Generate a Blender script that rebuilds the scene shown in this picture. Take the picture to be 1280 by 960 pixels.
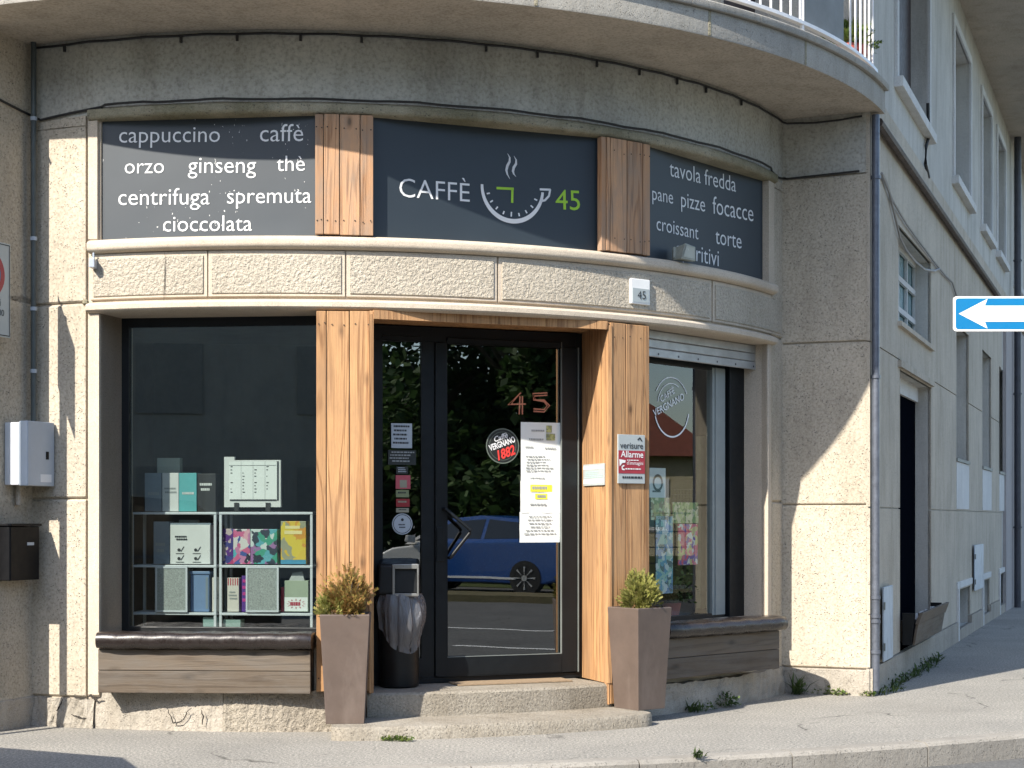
import bpy, bmesh, math, random
from mathutils import Vector, Matrix
random.seed(7)
sc = bpy.context.scene
for o in list(bpy.data.objects): bpy.data.objects.remove(o)
COL = sc.collection
R_ = math.radians

# ------------------------------------------------------------------ camera, sky, sun, exposure
CAMZ = 1.335
F, HY = 2000.0, 648.0                       # focal length in photo pixels, horizon row
cd = bpy.data.cameras.new('camera'); cam = bpy.data.objects.new('camera', cd); COL.objects.link(cam)
cd.sensor_width = 36.0; cd.lens = 36.0*F/1280; cd.shift_y = (HY-480)/1280.0
cd.clip_start = 0.05; cd.clip_end = 2000
cam.location = (0, 0, CAMZ); cam.rotation_euler = (R_(90), 0, 0)
sc.camera = cam
AZ, EL = R_(39.0), R_(38.5)
SUN = Vector((-math.sin(AZ)*math.cos(EL), -math.cos(AZ)*math.cos(EL), math.sin(EL)))
w = bpy.data.worlds.new('World'); sc.world = w; w.use_nodes = True
nt = w.node_tree
sky = nt.nodes.new('ShaderNodeTexSky'); sky.sky_type = 'NISHITA'; sky.sun_disc = False
sky.sun_elevation = EL; sky.sun_rotation = math.atan2(SUN.x, SUN.y)
sky.air_density = 1.0; sky.dust_density = 0.9; sky.ozone_density = 1.0
bg = nt.nodes['Background']; bg.inputs[1].default_value = 0.15
nt.links.new(sky.outputs[0], bg.inputs[0])
sd = bpy.data.lights.new('sun', 'SUN'); sd.energy = 4.2; sd.angle = R_(0.53); sd.color = (1.0, 0.93, 0.82)
so = bpy.data.objects.new('sun', sd); COL.objects.link(so)
so.rotation_euler = SUN.to_track_quat('Z', 'Y').to_euler(); so.location = (-8, -12, 14)
sc.view_settings.view_transform = 'Standard'; sc.view_settings.look = 'None'
sc.view_settings.exposure = 1.14; sc.view_settings.gamma = 1.0
sc.view_settings.use_curve_mapping = False
sc.render.engine = 'CYCLES'
sc.cycles.use_denoising = True
sc.cycles.caustics_reflective = False; sc.cycles.caustics_refractive = False
sc.cycles.max_bounces = 8; sc.cycles.transparent_max_bounces = 12

# ------------------------------------------------------------------ plan geometry
C0 = Vector((-1.504, 13.968)); RW = 3.962     # centre and radius of the rounded corner
E1 = Vector((0.928, -0.371)); E2 = Vector((0.371, 0.928))
INL = Vector((-3.102, 10.338)); INR = Vector((2.061, 12.269)); OUTR = INR + E1*0.677
OUTL = INL - E2*0.43
ZS = 4.39                                     # soffit of the balcony

def phi(px, r=RW):
    u = (px-640)/F; a = u*u+1; b = -2*(u*C0.x+C0.y); c = C0.dot(C0)-r*r
    t = (-b-math.sqrt(max(b*b-4*a*c, 0)))/(2*a)
    return math.atan2(u*t-C0.x, C0.y-t)
def pol(r, ph, z=None):
    p = (C0.x+r*math.sin(ph), C0.y-r*math.cos(ph))
    return Vector(p) if z is None else Vector((p[0], p[1], z))
def wallpt(px, r=RW): return pol(r, phi(px, r))
def P(px, py, d): return Vector(((px-640)/F*d, d, CAMZ+(HY-py)/F*d))

class Plane:
    """vertical plane through two plan points; maps a photo pixel to a place on it"""
    def __init__(s, a, b):
        s.a = Vector(a); s.d = (Vector(b)-s.a); s.L = s.d.length; s.d.normalize()
        s.n = Vector((s.d.y, -s.d.x))          # towards the street
    def on(s, px, py):
        u = (px-640)/F; t = s.a.dot(s.n)/(u*s.n.x+s.n.y)
        x = Vector((u*t, t)); return (x-s.a).dot(s.d), CAMZ+(HY-py)/F*t
    def w(s, u, z, off=0.0):
        p = s.a+s.d*u+s.n*off; return Vector((p.x, p.y, z))
    def u(s, px): return s.on(px, HY)[0]
    def shifted(s, off): return Plane(s.a+s.n*off, s.a+s.n*off+s.d*s.L)

# ------------------------------------------------------------------ mesh builder
class MB:
    def __init__(s): s.v = []; s.f = []; s.m = []; s.cm = 0
    def vert(s, p): s.v.append(tuple(p)); return len(s.v)-1
    def face(s, pts): 
        b = len(s.v); s.v += [tuple(p) for p in pts]; s.f.append(list(range(b, b+len(pts)))); s.m.append(s.cm)
    def idx(s, ids): s.f.append(list(ids)); s.m.append(s.cm)
    def hexa(s, q):                            # 8 points: bottom loop, top loop
        b = len(s.v); s.v += [tuple(p) for p in q]
        for f in ((3,2,1,0),(4,5,6,7),(0,1,5,4),(1,2,6,5),(2,3,7,6),(3,0,4,7)): s.idx([b+i for i in f])
    def box(s, x0, x1, y0, y1, z0, z1):
        s.hexa([(x0,y0,z0),(x1,y0,z0),(x1,y1,z0),(x0,y1,z0),(x0,y0,z1),(x1,y0,z1),(x1,y1,z1),(x0,y1,z1)])
    def pbox(s, pl, u0, u1, z0, z1, o0, o1):   # box on a Plane, o0..o1 measured along its normal
        s.hexa([pl.w(u0,z0,o1), pl.w(u1,z0,o1), pl.w(u1,z0,o0), pl.w(u0,z0,o0),
                pl.w(u0,z1,o1), pl.w(u1,z1,o1), pl.w(u1,z1,o0), pl.w(u0,z1,o0)])
    def quad(s, pl, u0, u1, z0, z1, off=0): s.face([pl.w(u0,z0,off), pl.w(u1,z0,off), pl.w(u1,z1,off), pl.w(u0,z1,off)])
    def sweep(s, path, prof, caps=True, closed=False):   # path: list of functions (a,z)->point ; prof: closed polygon
        n = len(prof); b = len(s.v)
        for fn in path: s.v += [tuple(fn(a, z)) for a, z in prof]
        m = len(path)
        for i in range(m if closed else m-1):
            j = (i+1) % m
            for k in range(n):
                l = (k+1) % n
                s.idx([b+i*n+k, b+j*n+k, b+j*n+l, b+i*n+l])
        if caps and not closed:
            s.idx([b+k for k in range(n)][::-1]); s.idx([b+(m-1)*n+k for k in range(n)])
    def arc(s, p0, p1, prof, step=2.0, caps=True):
        k = max(2, int(abs(p1-p0)/R_(step))+1)
        s.sweep([(lambda a, z, ph=p0+(p1-p0)*i/(k-1): pol(a, ph, z)) for i in range(k)], prof, caps)
    def tube(s, pts, r, n=8, caps=True):
        pts = [Vector(p) for p in pts]; b = len(s.v); rs = r if isinstance(r, (list, tuple)) else [r]*len(pts)
        for i, p in enumerate(pts):
            d = (pts[min(i+1, len(pts)-1)]-pts[max(i-1, 0)]).normalized()
            up = Vector((0,0,1)) if abs(d.z) < .9 else Vector((1,0,0))
            x = d.cross(up).normalized(); y = d.cross(x).normalized()
            for k in range(n):
                a = 2*math.pi*k/n; s.v.append(tuple(p+(x*math.cos(a)+y*math.sin(a))*rs[i]))
        for i in range(len(pts)-1):
            for k in range(n):
                l = (k+1) % n; s.idx([b+i*n+k, b+i*n+l, b+(i+1)*n+l, b+(i+1)*n+k])
        if caps: s.idx([b+k for k in range(n)][::-1]); s.idx([b+(len(pts)-1)*n+k for k in range(n)])
    def lathe(s, c, prof, n=24, sq=None):
        b = len(s.v); c = Vector(c)
        for r, z in prof:
            for k in range(n):
                a = 2*math.pi*k/n; s.v.append((c.x+r*math.cos(a), c.y+r*math.sin(a), c.z+z))
        for i in range(len(prof)-1):
            for k in range(n):
                l = (k+1) % n; s.idx([b+i*n+k, b+i*n+l, b+(i+1)*n+l, b+(i+1)*n+k])
        s.idx([b+k for k in range(n)][::-1]); s.idx([b+(len(prof)-1)*n+k for k in range(n)])
    def disc(s, pl, u, z, r, off, n=28, ri=0.0, a0=0, a1=2*math.pi, ry=None):
        ry = ry or r; k = ry/r
        pt = lambda rr, a: pl.w(u+rr*math.cos(a), z+rr*k*math.sin(a), off)
        for i in range(n):
            a, b = a0+(a1-a0)*i/n, a0+(a1-a0)*(i+1)/n
            if ri: s.face([pt(ri,a), pt(r,a), pt(r,b), pt(ri,b)])
            else: s.face([pl.w(u,z,off), pt(r,a), pt(r,b)])

def built(fn):
    m_ = MB(); fn(m_); return m_
def obj(name, mb, mat, parent=None, smooth=False, bevel=0.0, seg=2):
    me = bpy.data.meshes.new(name)
    loc = Vector((0,0,0)); q = parent
    while q is not None: loc += q.location; q = q.parent
    me.from_pydata([tuple(Vector(v)-loc) for v in mb.v], [], mb.f)
    mats = mat if isinstance(mat, (list, tuple)) else [mat]
    for m in mats: me.materials.append(m)
    if len(mats) > 1: me.polygons.foreach_set('material_index', mb.m)
    bm = bmesh.new(); bm.from_mesh(me); bmesh.ops.remove_doubles(bm, verts=bm.verts, dist=1e-5) if smooth or bevel else None
    bmesh.ops.recalc_face_normals(bm, faces=bm.faces) if smooth != 'flatkeep' else None
    bm.to_mesh(me); bm.free()
    if smooth:
        me.polygons.foreach_set('use_smooth', [True]*len(me.polygons))
        try: me.set_sharp_from_angle(angle=R_(38))
        except Exception: pass
    o = bpy.data.objects.new(name, me); COL.objects.link(o)
    if parent is not None: o.parent = parent
    if bevel:
        b = o.modifiers.new('bevel', 'BEVEL'); b.width = bevel; b.segments = seg; b.limit_method = 'ANGLE'; b.angle_limit = R_(40)
    return o
def obj_pieces(name, mb, *a, **k):
    """one object for every connected piece of the builder"""
    par = list(range(len(mb.v)))
    def find(i):
        while par[i] != i: par[i] = par[par[i]]; i = par[i]
        return i
    for f in mb.f:
        for i in f[1:]: par[find(i)] = find(f[0])
    groups = {}
    for f in mb.f: groups.setdefault(find(f[0]), []).append(f)
    r = []
    for fs in groups.values():
        m_ = MB(); ids = {}
        for f in fs:
            for i in f:
                if i not in ids: ids[i] = m_.vert(mb.v[i])
        for f in fs: m_.idx([ids[i] for i in f])
        r.append(obj(name, m_, *a, **k))
    return r
def tag(o, label=None, cat=None, group=None, kind=None):
    if label: o['label'] = label
    if cat: o['category'] = cat
    if group: o['group'] = group
    if kind: o['kind'] = kind
    return o
def thing(name, label, cat, loc=(0,0,0), group=None):
    o = bpy.data.objects.new(name, None); COL.objects.link(o); o.location = loc; o.empty_display_size = .1
    return tag(o, label, cat, group)

# ------------------------------------------------------------------ materials
def mat(name):
    m = bpy.data.materials.new(name); m.use_nodes = True; n = m.node_tree
    return m, n, n.nodes['Principled BSDF']
def N(n, t, **k):
    x = n.nodes.new(t)
    for a, b in k.items():
        if hasattr(x, a): setattr(x, a, b)
    return x
def ramp(n, src, stops):
    r = N(n, 'ShaderNodeValToRGB'); e = r.color_ramp.elements
    while len(e) < len(stops): e.new(.5)
    for i, (p, c) in enumerate(stops): e[i].position = p; e[i].color = (*c, 1) if len(c) == 3 else c
    n.links.new(src, r.inputs[0]); return r.outputs[0]
def noise(n, vec, scale, detail=4, rough=.6, dist=0):
    x = N(n, 'ShaderNodeTexNoise'); x.inputs['Scale'].default_value = scale; x.inputs['Detail'].default_value = detail
    x.inputs['Roughness'].default_value = rough; x.inputs['Distortion'].default_value = dist
    if vec is not None: n.links.new(vec, x.inputs['Vector'])
    return x.outputs[0]
def mixc(n, fac, a, b, mode='MIX'):
    x = N(n, 'ShaderNodeMix'); x.data_type = 'RGBA'; x.blend_type = mode
    for s, v in ((x.inputs[0], fac), (x.inputs[6], a), (x.inputs[7], b)):
        if hasattr(v, 'is_linked') or hasattr(v, 'links'): n.links.new(v, s)
        else: s.default_value = v if not isinstance(v, tuple) else ((*v, 1) if len(v) == 3 else v)
    return x.outputs[2]
def mapping(n, src, scale=(1,1,1), loc=(0,0,0)):
    x = N(n, 'ShaderNodeMapping'); x.inputs['Scale'].default_value = scale; x.inputs['Location'].default_value = loc
    n.links.new(src, x.inputs[0]); return x.outputs[0]
def wpos(n): return N(n, 'ShaderNodeNewGeometry').outputs['Position']
def bump(n, h, strength, dist, prev=None):
    b = N(n, 'ShaderNodeBump'); b.inputs['Strength'].default_value = strength; b.inputs['Distance'].default_value = dist
    n.links.new(h, b.inputs['Height'])
    if prev is not None: n.links.new(prev, b.inputs['Normal'])
    return b.outputs[0]

def plaster(name, col, col2, rough_bump=.6, bump_scale=30, pits=0.0, stain=.35, dist=.02, pitscale=70, fine=160):
    m, n, p = mat(name); pos = wpos(n)
    big = ramp(n, noise(n, pos, 1.3, 5, .65), [(.35, (0,0,0)), (.68, (1,1,1))])
    c = mixc(n, big, col, col2)
    st = ramp(n, noise(n, mapping(n, pos, (3,3,.55)), 1.6, 6, .7), [(.46, (1,1,1)), (.75, (.62,.6,.56))])
    c = mixc(n, stain, c, st, 'MULTIPLY')
    fn = ramp(n, noise(n, pos, fine, 2, .6), [(.28, (.66,.65,.64)), (.5, (1,1,1)), (.72, (1.16,1.16,1.15))])
    c = mixc(n, .8, c, fn, 'MULTIPLY')
    h = noise(n, pos, bump_scale, 5, .62)
    nb = bump(n, h, rough_bump, dist)
    nb = bump(n, noise(n, pos, bump_scale*5, 3, .6), .35, .004, nb)
    if pits:
        v = N(n, 'ShaderNodeTexVoronoi'); v.inputs['Scale'].default_value = pitscale; v.inputs['Randomness'].default_value = 1
        n.links.new(mapping(n, pos, (1,1,1.5)), v.inputs['Vector'])
        sel = ramp(n, noise(n, pos, 26, 3, .6), [(.48, (0,0,0)), (.58, (1,1,1))])
        pit = ramp(n, v.outputs['Distance'], [(.12, (1,1,1)), (.3, (0,0,0))])
        pm = mixc(n, 1.0, pit, sel, 'MULTIPLY')
        c = mixc(n, mixc(n, pits, (0,0,0), pm), c, tuple(.30*sum(col)/3 for x in col))
        inv = N(n, 'ShaderNodeInvert'); n.links.new(pm, inv.inputs[1])
        nb = bump(n, inv.outputs[0], .8, .012, nb)
    n.links.new(c, p.inputs['Base Color']); n.links.new(nb, p.inputs['Normal'])
    p.inputs['Roughness'].default_value = .95; p.inputs['Specular IOR Level'].default_value = .15
    return m
def paint(name, col, rough=.45, var=.12, metal=0.0, scale=9, spec=.5, bumpy=0.0, dirt=None):
    m, n, p = mat(name); tc = N(n, 'ShaderNodeTexCoord').outputs['Object']
    f = ramp(n, noise(n, tc, scale, 5, .65), [(.3, (1-var,)*3), (.75, (1+var*.5,)*3)])
    c = mixc(n, 1.0, col, f, 'MULTIPLY')
    if dirt:
        d = ramp(n, noise(n, mapping(n, tc, (1,1,.35)), scale*.8, 6, .7), [(.52, (0,0,0)), (.72, (1,1,1))])
        c = mixc(n, mixc(n, .7, (0,0,0), d), c, dirt)
    n.links.new(c, p.inputs['Base Color'])
    rr = ramp(n, noise(n, tc, scale*2.3, 4, .6), [(.3, (max(rough-.08,0),)*3), (.7, (min(rough+.1,1),)*3)])
    n.links.new(rr, p.inputs['Roughness'])
    p.inputs['Metallic'].default_value = metal; p.inputs['Specular IOR Level'].default_value = spec
    if bumpy: n.links.new(bump(n, noise(n, tc, scale*5, 4, .6), bumpy, .004), p.inputs['Normal'])
    return m
def wood(name, light, dark, grain=1.0, vert=True, rough=.72, weather=.0, grey=(.24,.22,.2)):
    m, n, p = mat(name); pos = wpos(n); g = N(n, 'ShaderNodeNewGeometry')
    isl = g.outputs['Random Per Island']
    off = N(n, 'ShaderNodeCombineXYZ'); mu = N(n, 'ShaderNodeMath'); mu.operation = 'MULTIPLY'; mu.inputs[1].default_value = 37.0
    n.links.new(isl, mu.inputs[0])
    for i in range(3): n.links.new(mu.outputs[0], off.inputs[i])
    add = N(n, 'ShaderNodeVectorMath'); add.operation = 'ADD'; n.links.new(pos, add.inputs[0]); n.links.new(off.outputs[0], add.inputs[1])
    sc_ = (13,13,.5) if vert else (.7,.7,13)
    v = mapping(n, add.outputs[0], sc_)
    rings = N(n, 'ShaderNodeMath'); rings.operation = 'SINE'
    ml = N(n, 'ShaderNodeMath'); ml.operation = 'MULTIPLY'; ml.inputs[1].default_value = 26*grain
    n.links.new(noise(n, v, 1.0, 2.5, .5, .5), ml.inputs[0]); n.links.new(ml.outputs[0], rings.inputs[0])
    r1 = ramp(n, rings.outputs[0], [(.0, (0,0,0)), (.95, (1,1,1))])
    fib = noise(n, mapping(n, add.outputs[0], (90,90,2) if vert else (2.2,2.2,90)), 1.6, 4, .7)
    fac = mixc(n, .5, r1, ramp(n, fib, [(.3, (0,0,0)), (.7, (1,1,1))]))
    c = mixc(n, ramp(n, fac, [(.25, (0,0,0)), (.62, (.35,.35,.35)), (.95, (1,1,1))]), light, dark)
    kn = N(n, 'ShaderNodeTexVoronoi'); kn.inputs['Scale'].default_value = 1.0
    n.links.new(mapping(n, add.outputs[0], (7,7,3.2) if vert else (3.2,3.2,7)), kn.inputs['Vector'])
    c = mixc(n, ramp(n, kn.outputs['Distance'], [(.05, (.95,.95,.95)), (.10, (.45,.45,.45)), (.20, (0,0,0))]), c, tuple(x*.35 for x in dark))
    tone = ramp(n, isl, [(0, (.70,.67,.64)), (1, (1.18,1.16,1.12))])
    c = mixc(n, 1.0, c, tone, 'MULTIPLY')
    if weather:
        wv = ramp(n, noise(n, mapping(n, pos, (4,4,1.2) if vert else (1.3,1.3,5)), 1.7, 6, .7), [(.4, (0,0,0)), (.65, (1,1,1))])
        c = mixc(n, mixc(n, weather, (0,0,0), wv), c, grey)
    n.links.new(c, p.inputs['Base Color']); p.inputs['Roughness'].default_value = rough
    p.inputs['Specular IOR Level'].default_value = .25
    n.links.new(bump(n, fac, .35, .006), p.inputs['Normal'])
    return m
def glass(name, tint, refl=.06, mult=2.0):
    m = bpy.data.materials.new(name); m.use_nodes = True; n = m.node_tree; n.nodes.clear()
    m.use_transparent_shadow = True
    out = N(n, 'ShaderNodeOutputMaterial'); mx = N(n, 'ShaderNodeMixShader'); t = N(n, 'ShaderNodeBsdfTransparent'); g = N(n, 'ShaderNodeBsdfGlossy')
    t.inputs[0].default_value = (*tint, 1); g.inputs['Roughness'].default_value = 0.0; g.inputs[0].default_value = (.95,.97,.96,1)
    lw_ = N(n, 'ShaderNodeLayerWeight'); lw_.inputs[0].default_value = .5      # same value seen from either side
    pw = N(n, 'ShaderNodeMath'); pw.operation = 'POWER'; pw.inputs[1].default_value = 5.0; n.links.new(lw_.outputs['Facing'], pw.inputs[0])
    ma = N(n, 'ShaderNodeMath'); ma.operation = 'MULTIPLY_ADD'; ma.inputs[1].default_value = .9; ma.inputs[2].default_value = refl+.04*mult; ma.use_clamp = True
    n.links.new(pw.outputs[0], ma.inputs[0]); n.links.new(ma.outputs[0], mx.inputs[0])
    nb = N(n, 'ShaderNodeBump'); nb.inputs['Strength'].default_value = .02; nb.inputs['Distance'].default_value = .01
    n.links.new(noise(n, wpos(n), 2.2, 1, .4), nb.inputs['Height']); n.links.new(nb.outputs[0], g.inputs['Normal'])
    n.links.new(t.outputs[0], mx.inputs[1]); n.links.new(g.outputs[0], mx.inputs[2]); n.links.new(mx.outputs[0], out.inputs[0])
    return m
def emit(name, col, s):
    m, n, p = mat(name); p.inputs['Base Color'].default_value = (*col, 1); p.inputs['Emission Color'].default_value = (*col, 1)
    p.inputs['Emission Strength'].default_value = s; return m
def leafmat(name, cols, trans=.25, rough=.6):
    m, n, p = mat(name); g = N(n, 'ShaderNodeNewGeometry')
    k = len(cols)-1
    c = ramp(n, g.outputs['Random Per Island'], [(i/k, x) for i, x in enumerate(cols)])
    c = mixc(n, .5, c, ramp(n, noise(n, g.outputs['Position'], 14, 3), [(.3, (.55,.55,.55)), (.7, (1.3,1.3,1.3))]), 'MULTIPLY')
    n.links.new(c, p.inputs['Base Color']); p.inputs['Roughness'].default_value = rough; p.inputs['Specular IOR Level'].default_value = .25
    tr = N(n, 'ShaderNodeBsdfTranslucent'); n.links.new(c, tr.inputs[0]); mx = N(n, 'ShaderNodeMixShader'); mx.inputs[0].default_value = trans
    out = n.nodes['Material Output']; n.links.new(p.outputs[0], mx.inputs[1]); n.links.new(tr.outputs[0], mx.inputs[2]); n.links.new(mx.outputs[0], out.inputs[0])
    return m
def collage(name, cols, scale, lum=1.0):
    m, n, p = mat(name); tc = N(n, 'ShaderNodeTexCoord').outputs['Object']
    v = N(n, 'ShaderNodeTexVoronoi'); v.inputs['Scale'].default_value = scale
    wv = N(n, 'ShaderNodeVectorMath'); wv.operation = 'ADD'
    nz = N(n, 'ShaderNodeTexNoise'); nz.inputs['Scale'].default_value = scale*.9; n.links.new(tc, nz.inputs['Vector'])
    mm = N(n, 'ShaderNodeVectorMath'); mm.operation = 'SCALE'; mm.inputs['Scale'].default_value = .9/scale*2
    n.links.new(nz.outputs['Color'], mm.inputs[0]); n.links.new(tc, wv.inputs[0]); n.links.new(mm.outputs[0], wv.inputs[1]); n.links.new(wv.outputs[0], v.inputs['Vector'])
    sp = N(n, 'ShaderNodeSeparateColor'); n.links.new(v.outputs['Color'], sp.inputs[0])
    r = N(n, 'ShaderNodeValToRGB'); r.color_ramp.interpolation = 'CONSTANT'; e = r.color_ramp.elements
    while len(e) < len(cols): e.new(.5)
    for i, c in enumerate(cols): e[i].position = i/len(cols); e[i].color = (*[x*lum for x in c], 1)
    n.links.new(sp.outputs[0], r.inputs[0]); n.links.new(r.outputs[0], p.inputs['Base Color']); p.inputs['Roughness'].default_value = .4
    return m

M = {}
M['plain'] = plaster('upper plaster', (.50,.485,.43), (.38,.37,.33), .35, 9, stain=.75, dist=.014, fine=45)
M['smooth'] = plaster('smooth band plaster', (0.560,0.490,0.399), (0.500,0.428,0.342), .35, 45, stain=.35, dist=.006)
M['rough'] = plaster('rough cast plaster', (.56,.505,.415), (.48,.43,.35), .9, 48, stain=.3, dist=.035, fine=70)
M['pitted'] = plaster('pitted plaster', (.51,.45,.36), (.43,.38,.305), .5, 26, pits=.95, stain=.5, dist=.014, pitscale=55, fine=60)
M['pitleft'] = plaster('darker pitted plaster', (.43,.38,.315), (.35,.31,.26), .5, 26, pits=.95, stain=.6, dist=.014, pitscale=55, fine=60)  # darker copy of the pitted plaster, for the left return wall
M['stone'] = plaster('weathered moulding', (.40,.365,.275), (.20,.185,.12), .9, 30, pits=.8, stain=.75, dist=.02, pitscale=45)
M['plinth'] = plaster('plinth render', (0.420,0.377,0.318), (0.330,0.301,0.256), .8, 16, pits=.35, stain=.5, dist=.025)
M['rubble'] = plaster('rubble plinth', (0.400,0.357,0.291), (0.310,0.275,0.228), 1.0, 28, pits=.2, stain=.4, dist=.04)
M['soffit'] = plaster('soffit plaster', (.50,.445,.37), (.42,.38,.32), .3, 6, stain=.6, dist=.01, fine=60)
M['fascia'] = plaster('balcony concrete', (.42,.40,.355), (.33,.315,.285), .4, 20, pits=.25, stain=.6, dist=.008)
M['sidewall'] = plaster('side street plaster', (.53,.475,.39), (.44,.395,.325), .5, 20, pits=.8, stain=.7, dist=.008, pitscale=60)
M['sidetop'] = plaster('upper side plaster', (.54,.525,.48), (.45,.44,.405), .3, 10, stain=.7, dist=.006)
M['trim'] = plaster('pale window trim', (.64,.64,.62), (.56,.56,.545), .2, 20, stain=.35, dist=.005)
M['granite'] = plaster('granite step', (.36,.33,.28), (.25,.22,.175), .8, 60, pits=.5, stain=.6, dist=.012, fine=75)
M['kerb'] = plaster('kerb stone', (.33,.31,.275), (.25,.235,.21), .5, 40, pits=.3, stain=.4, dist=.01, fine=200)
def asphalt(name, a, b, spk=.75):
    m, n, p = mat(name); pos = wpos(n)
    c = mixc(n, ramp(n, noise(n, pos, .9, 6, .65), [(.35, (0,0,0)), (.7, (1,1,1))]), a, b)
    sp = ramp(n, noise(n, pos, 62, 3, .85), [(.34, (.30,.30,.30)), (.50, (1,1,1)), (.66, (2.0,1.95,1.85))])
    c = mixc(n, spk, c, sp, 'MULTIPLY')
    cr = N(n, 'ShaderNodeTexVoronoi'); cr.feature = 'DISTANCE_TO_EDGE'; cr.inputs['Scale'].default_value = .55
    nz = N(n, 'ShaderNodeTexNoise'); nz.inputs['Scale'].default_value = 2.5; n.links.new(pos, nz.inputs[0])
    va = N(n, 'ShaderNodeVectorMath'); va.operation = 'MULTIPLY_ADD'; va.inputs[1].default_value = (.5,.5,.5)
    n.links.new(nz.outputs['Color'], va.inputs[0]); n.links.new(pos, va.inputs[2]); n.links.new(va.outputs[0], cr.inputs['Vector'])
    ck = ramp(n, cr.outputs['Distance'], [(.0, (1,1,1)), (.007, (0,0,0))])
    ck = mixc(n, 1.0, ck, ramp(n, noise(n, pos, 1.1, 3), [(.5, (0,0,0)), (.6, (1,1,1))]), 'MULTIPLY')
    c = mixc(n, ck, c, tuple(x*.3 for x in a))
    gum = N(n, 'ShaderNodeTexVoronoi'); gum.inputs['Scale'].default_value = 3.1; n.links.new(pos, gum.inputs['Vector'])
    c = mixc(n, ramp(n, gum.outputs['Distance'], [(.045, (.55,.55,.55)), (.075, (0,0,0))]), c, tuple(x*.42 for x in a))
    c = mixc(n, ramp(n, noise(n, mapping(n, pos, (1,1.6,1)), .8, 5, .7), [(.55, (0,0,0)), (.75, (.55,.55,.55))]), c, tuple(x*.62 for x in a))
    n.links.new(c, p.inputs['Base Color']); p.inputs['Roughness'].default_value = .92; p.inputs['Specular IOR Level'].default_value = .2
    n.links.new(bump(n, noise(n, pos, 95, 3, .7), .7, .008), p.inputs['Normal'])
    return m
M['pave'] = asphalt('worn pavement asphalt', (.285,.272,.245), (.225,.217,.198))
M['road'] = asphalt('road asphalt', (.125,.125,.122), (.095,.095,.095), .4)
M['line'] = paint('road paint', (.75,.75,.72), .7, .2)
M['wood'] = wood('larch cladding', (.49,.285,.14), (.19,.088,.036), 1.6, weather=.5, grey=(.27,.165,.095))
M['woodgrey'] = wood('weathered shaded cladding', (.50,.29,.165), (.22,.115,.06), 1.6, weather=.7, grey=(.27,.22,.175))  # upper piers: weathering, plus their shade put into the greyer colour
M['benchwood'] = wood('grey bench boards', (.135,.108,.082), (.085,.066,.05), vert=False, weather=.6, grey=(.14,.125,.108))
M['signface'] = None
def signmat():
    m, n, p = mat('sign vinyl'); tc = wpos(n)
    c = mixc(n, ramp(n, noise(n, tc, 2.2, 4, .6), [(.3, (0,0,0)), (.7, (1,1,1))]), (.005,.014,.024), (.007,.018,.029))
    sp = ramp(n, noise(n, mapping(n, tc, (62,62,34)), 1.0, 2, .5), [(.70, (0,0,0)), (.712, (1,1,1))])
    gate = ramp(n, noise(n, tc, 2.4, 2), [(.5, (0,0,0)), (.56, (1,1,1))])
    sx = N(n, 'ShaderNodeSeparateXYZ'); n.links.new(tc, sx.inputs[0])
    lt = N(n, 'ShaderNodeMath'); lt.operation = 'LESS_THAN'; lt.inputs[1].default_value = -1.25; n.links.new(sx.outputs[0], lt.inputs[0]); left = lt.outputs[0]
    c = mixc(n, mixc(n, 1.0, mixc(n, 1.0, sp, gate, 'MULTIPLY'), left, 'MULTIPLY'), c, (.7,.7,.68))
    n.links.new(c, p.inputs['Base Color']); p.inputs['Roughness'].default_value = .58; p.inputs['Specular IOR Level'].default_value = .85
    n.links.new(bump(n, noise(n, tc, 1.6, 2, .5), .25, .03), p.inputs['Normal'])
    return m
M['signface'] = signmat()
M['white'] = paint('white lettering', (.72,.73,.74), .6, .05)
M['lime'] = paint('lime lettering', (.33,.58,.04), .6, .05)
M['blackframe'] = paint('black aluminium', (.007,.009,.011), .4, .2, spec=.3)
M['greyframe'] = paint('grey aluminium', (.17,.19,.185), .4, .15)
M['shutter'] = paint('galvanised shutter', (.42,.43,.43), .45, .2, metal=.5)
M['glassdoor'] = glass('door glass', (.42,.45,.44), .13, 1.7)
M['glassdark'] = glass('window glass', (.68,.74,.72), .10, 1.6)
M['glassright'] = glass('right window glass', (.78,.83,.82), .02, 1.5)
M['interior'] = paint('interior paint', (.12,.125,.12), .8, .3, scale=2)
M['interiorfloor'] = paint('interior floor', (.045,.04,.035), .5, .3)
M['leather'] = paint('brown bench vinyl', (.022,.016,.014), .30, .3, scale=14, spec=.6, bumpy=.12)
M['planter'] = paint('brown planter plastic', (.120,.089,.073), .42, .2, scale=5, dirt=(.17,.135,.115))
M['soil'] = paint('soil', (.045,.032,.02), .95, .5, scale=40, bumpy=1.0)
M['binblack'] = paint('black bin plastic', (.008,.009,.010), .42, .3, spec=.3)
M['bingrey'] = paint('bin hood metal', (.25,.25,.24), .35, .2, metal=.6)
M['pipeblue'] = paint('zinc drainpipe', (.135,.15,.185), .42, .3, metal=.35, scale=20)
M['pipedark'] = paint('dark drainpipe', (.05,.055,.07), .45, .3)
M['conduit'] = paint('dark conduit', (.07,.085,.085), .5, .3)
M['cable'] = paint('cable rubber', (.02,.02,.02), .6, .2)
M['cablegrey'] = paint('grey cable', (.28,.27,.26), .6, .2)
M['whiteplastic'] = paint('white plastic', (.62,.65,.69), .35, .06)
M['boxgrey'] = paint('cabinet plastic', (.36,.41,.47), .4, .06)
M['mailblack'] = paint('black letterbox', (.006,.006,.007), .45, .2, spec=.15)
M['signblue'] = paint('sign blue', (.001,.155,.36), .35, .04)
M['signwhite'] = paint('sign white', (.84,.84,.82), .4, .10, scale=5)
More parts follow.
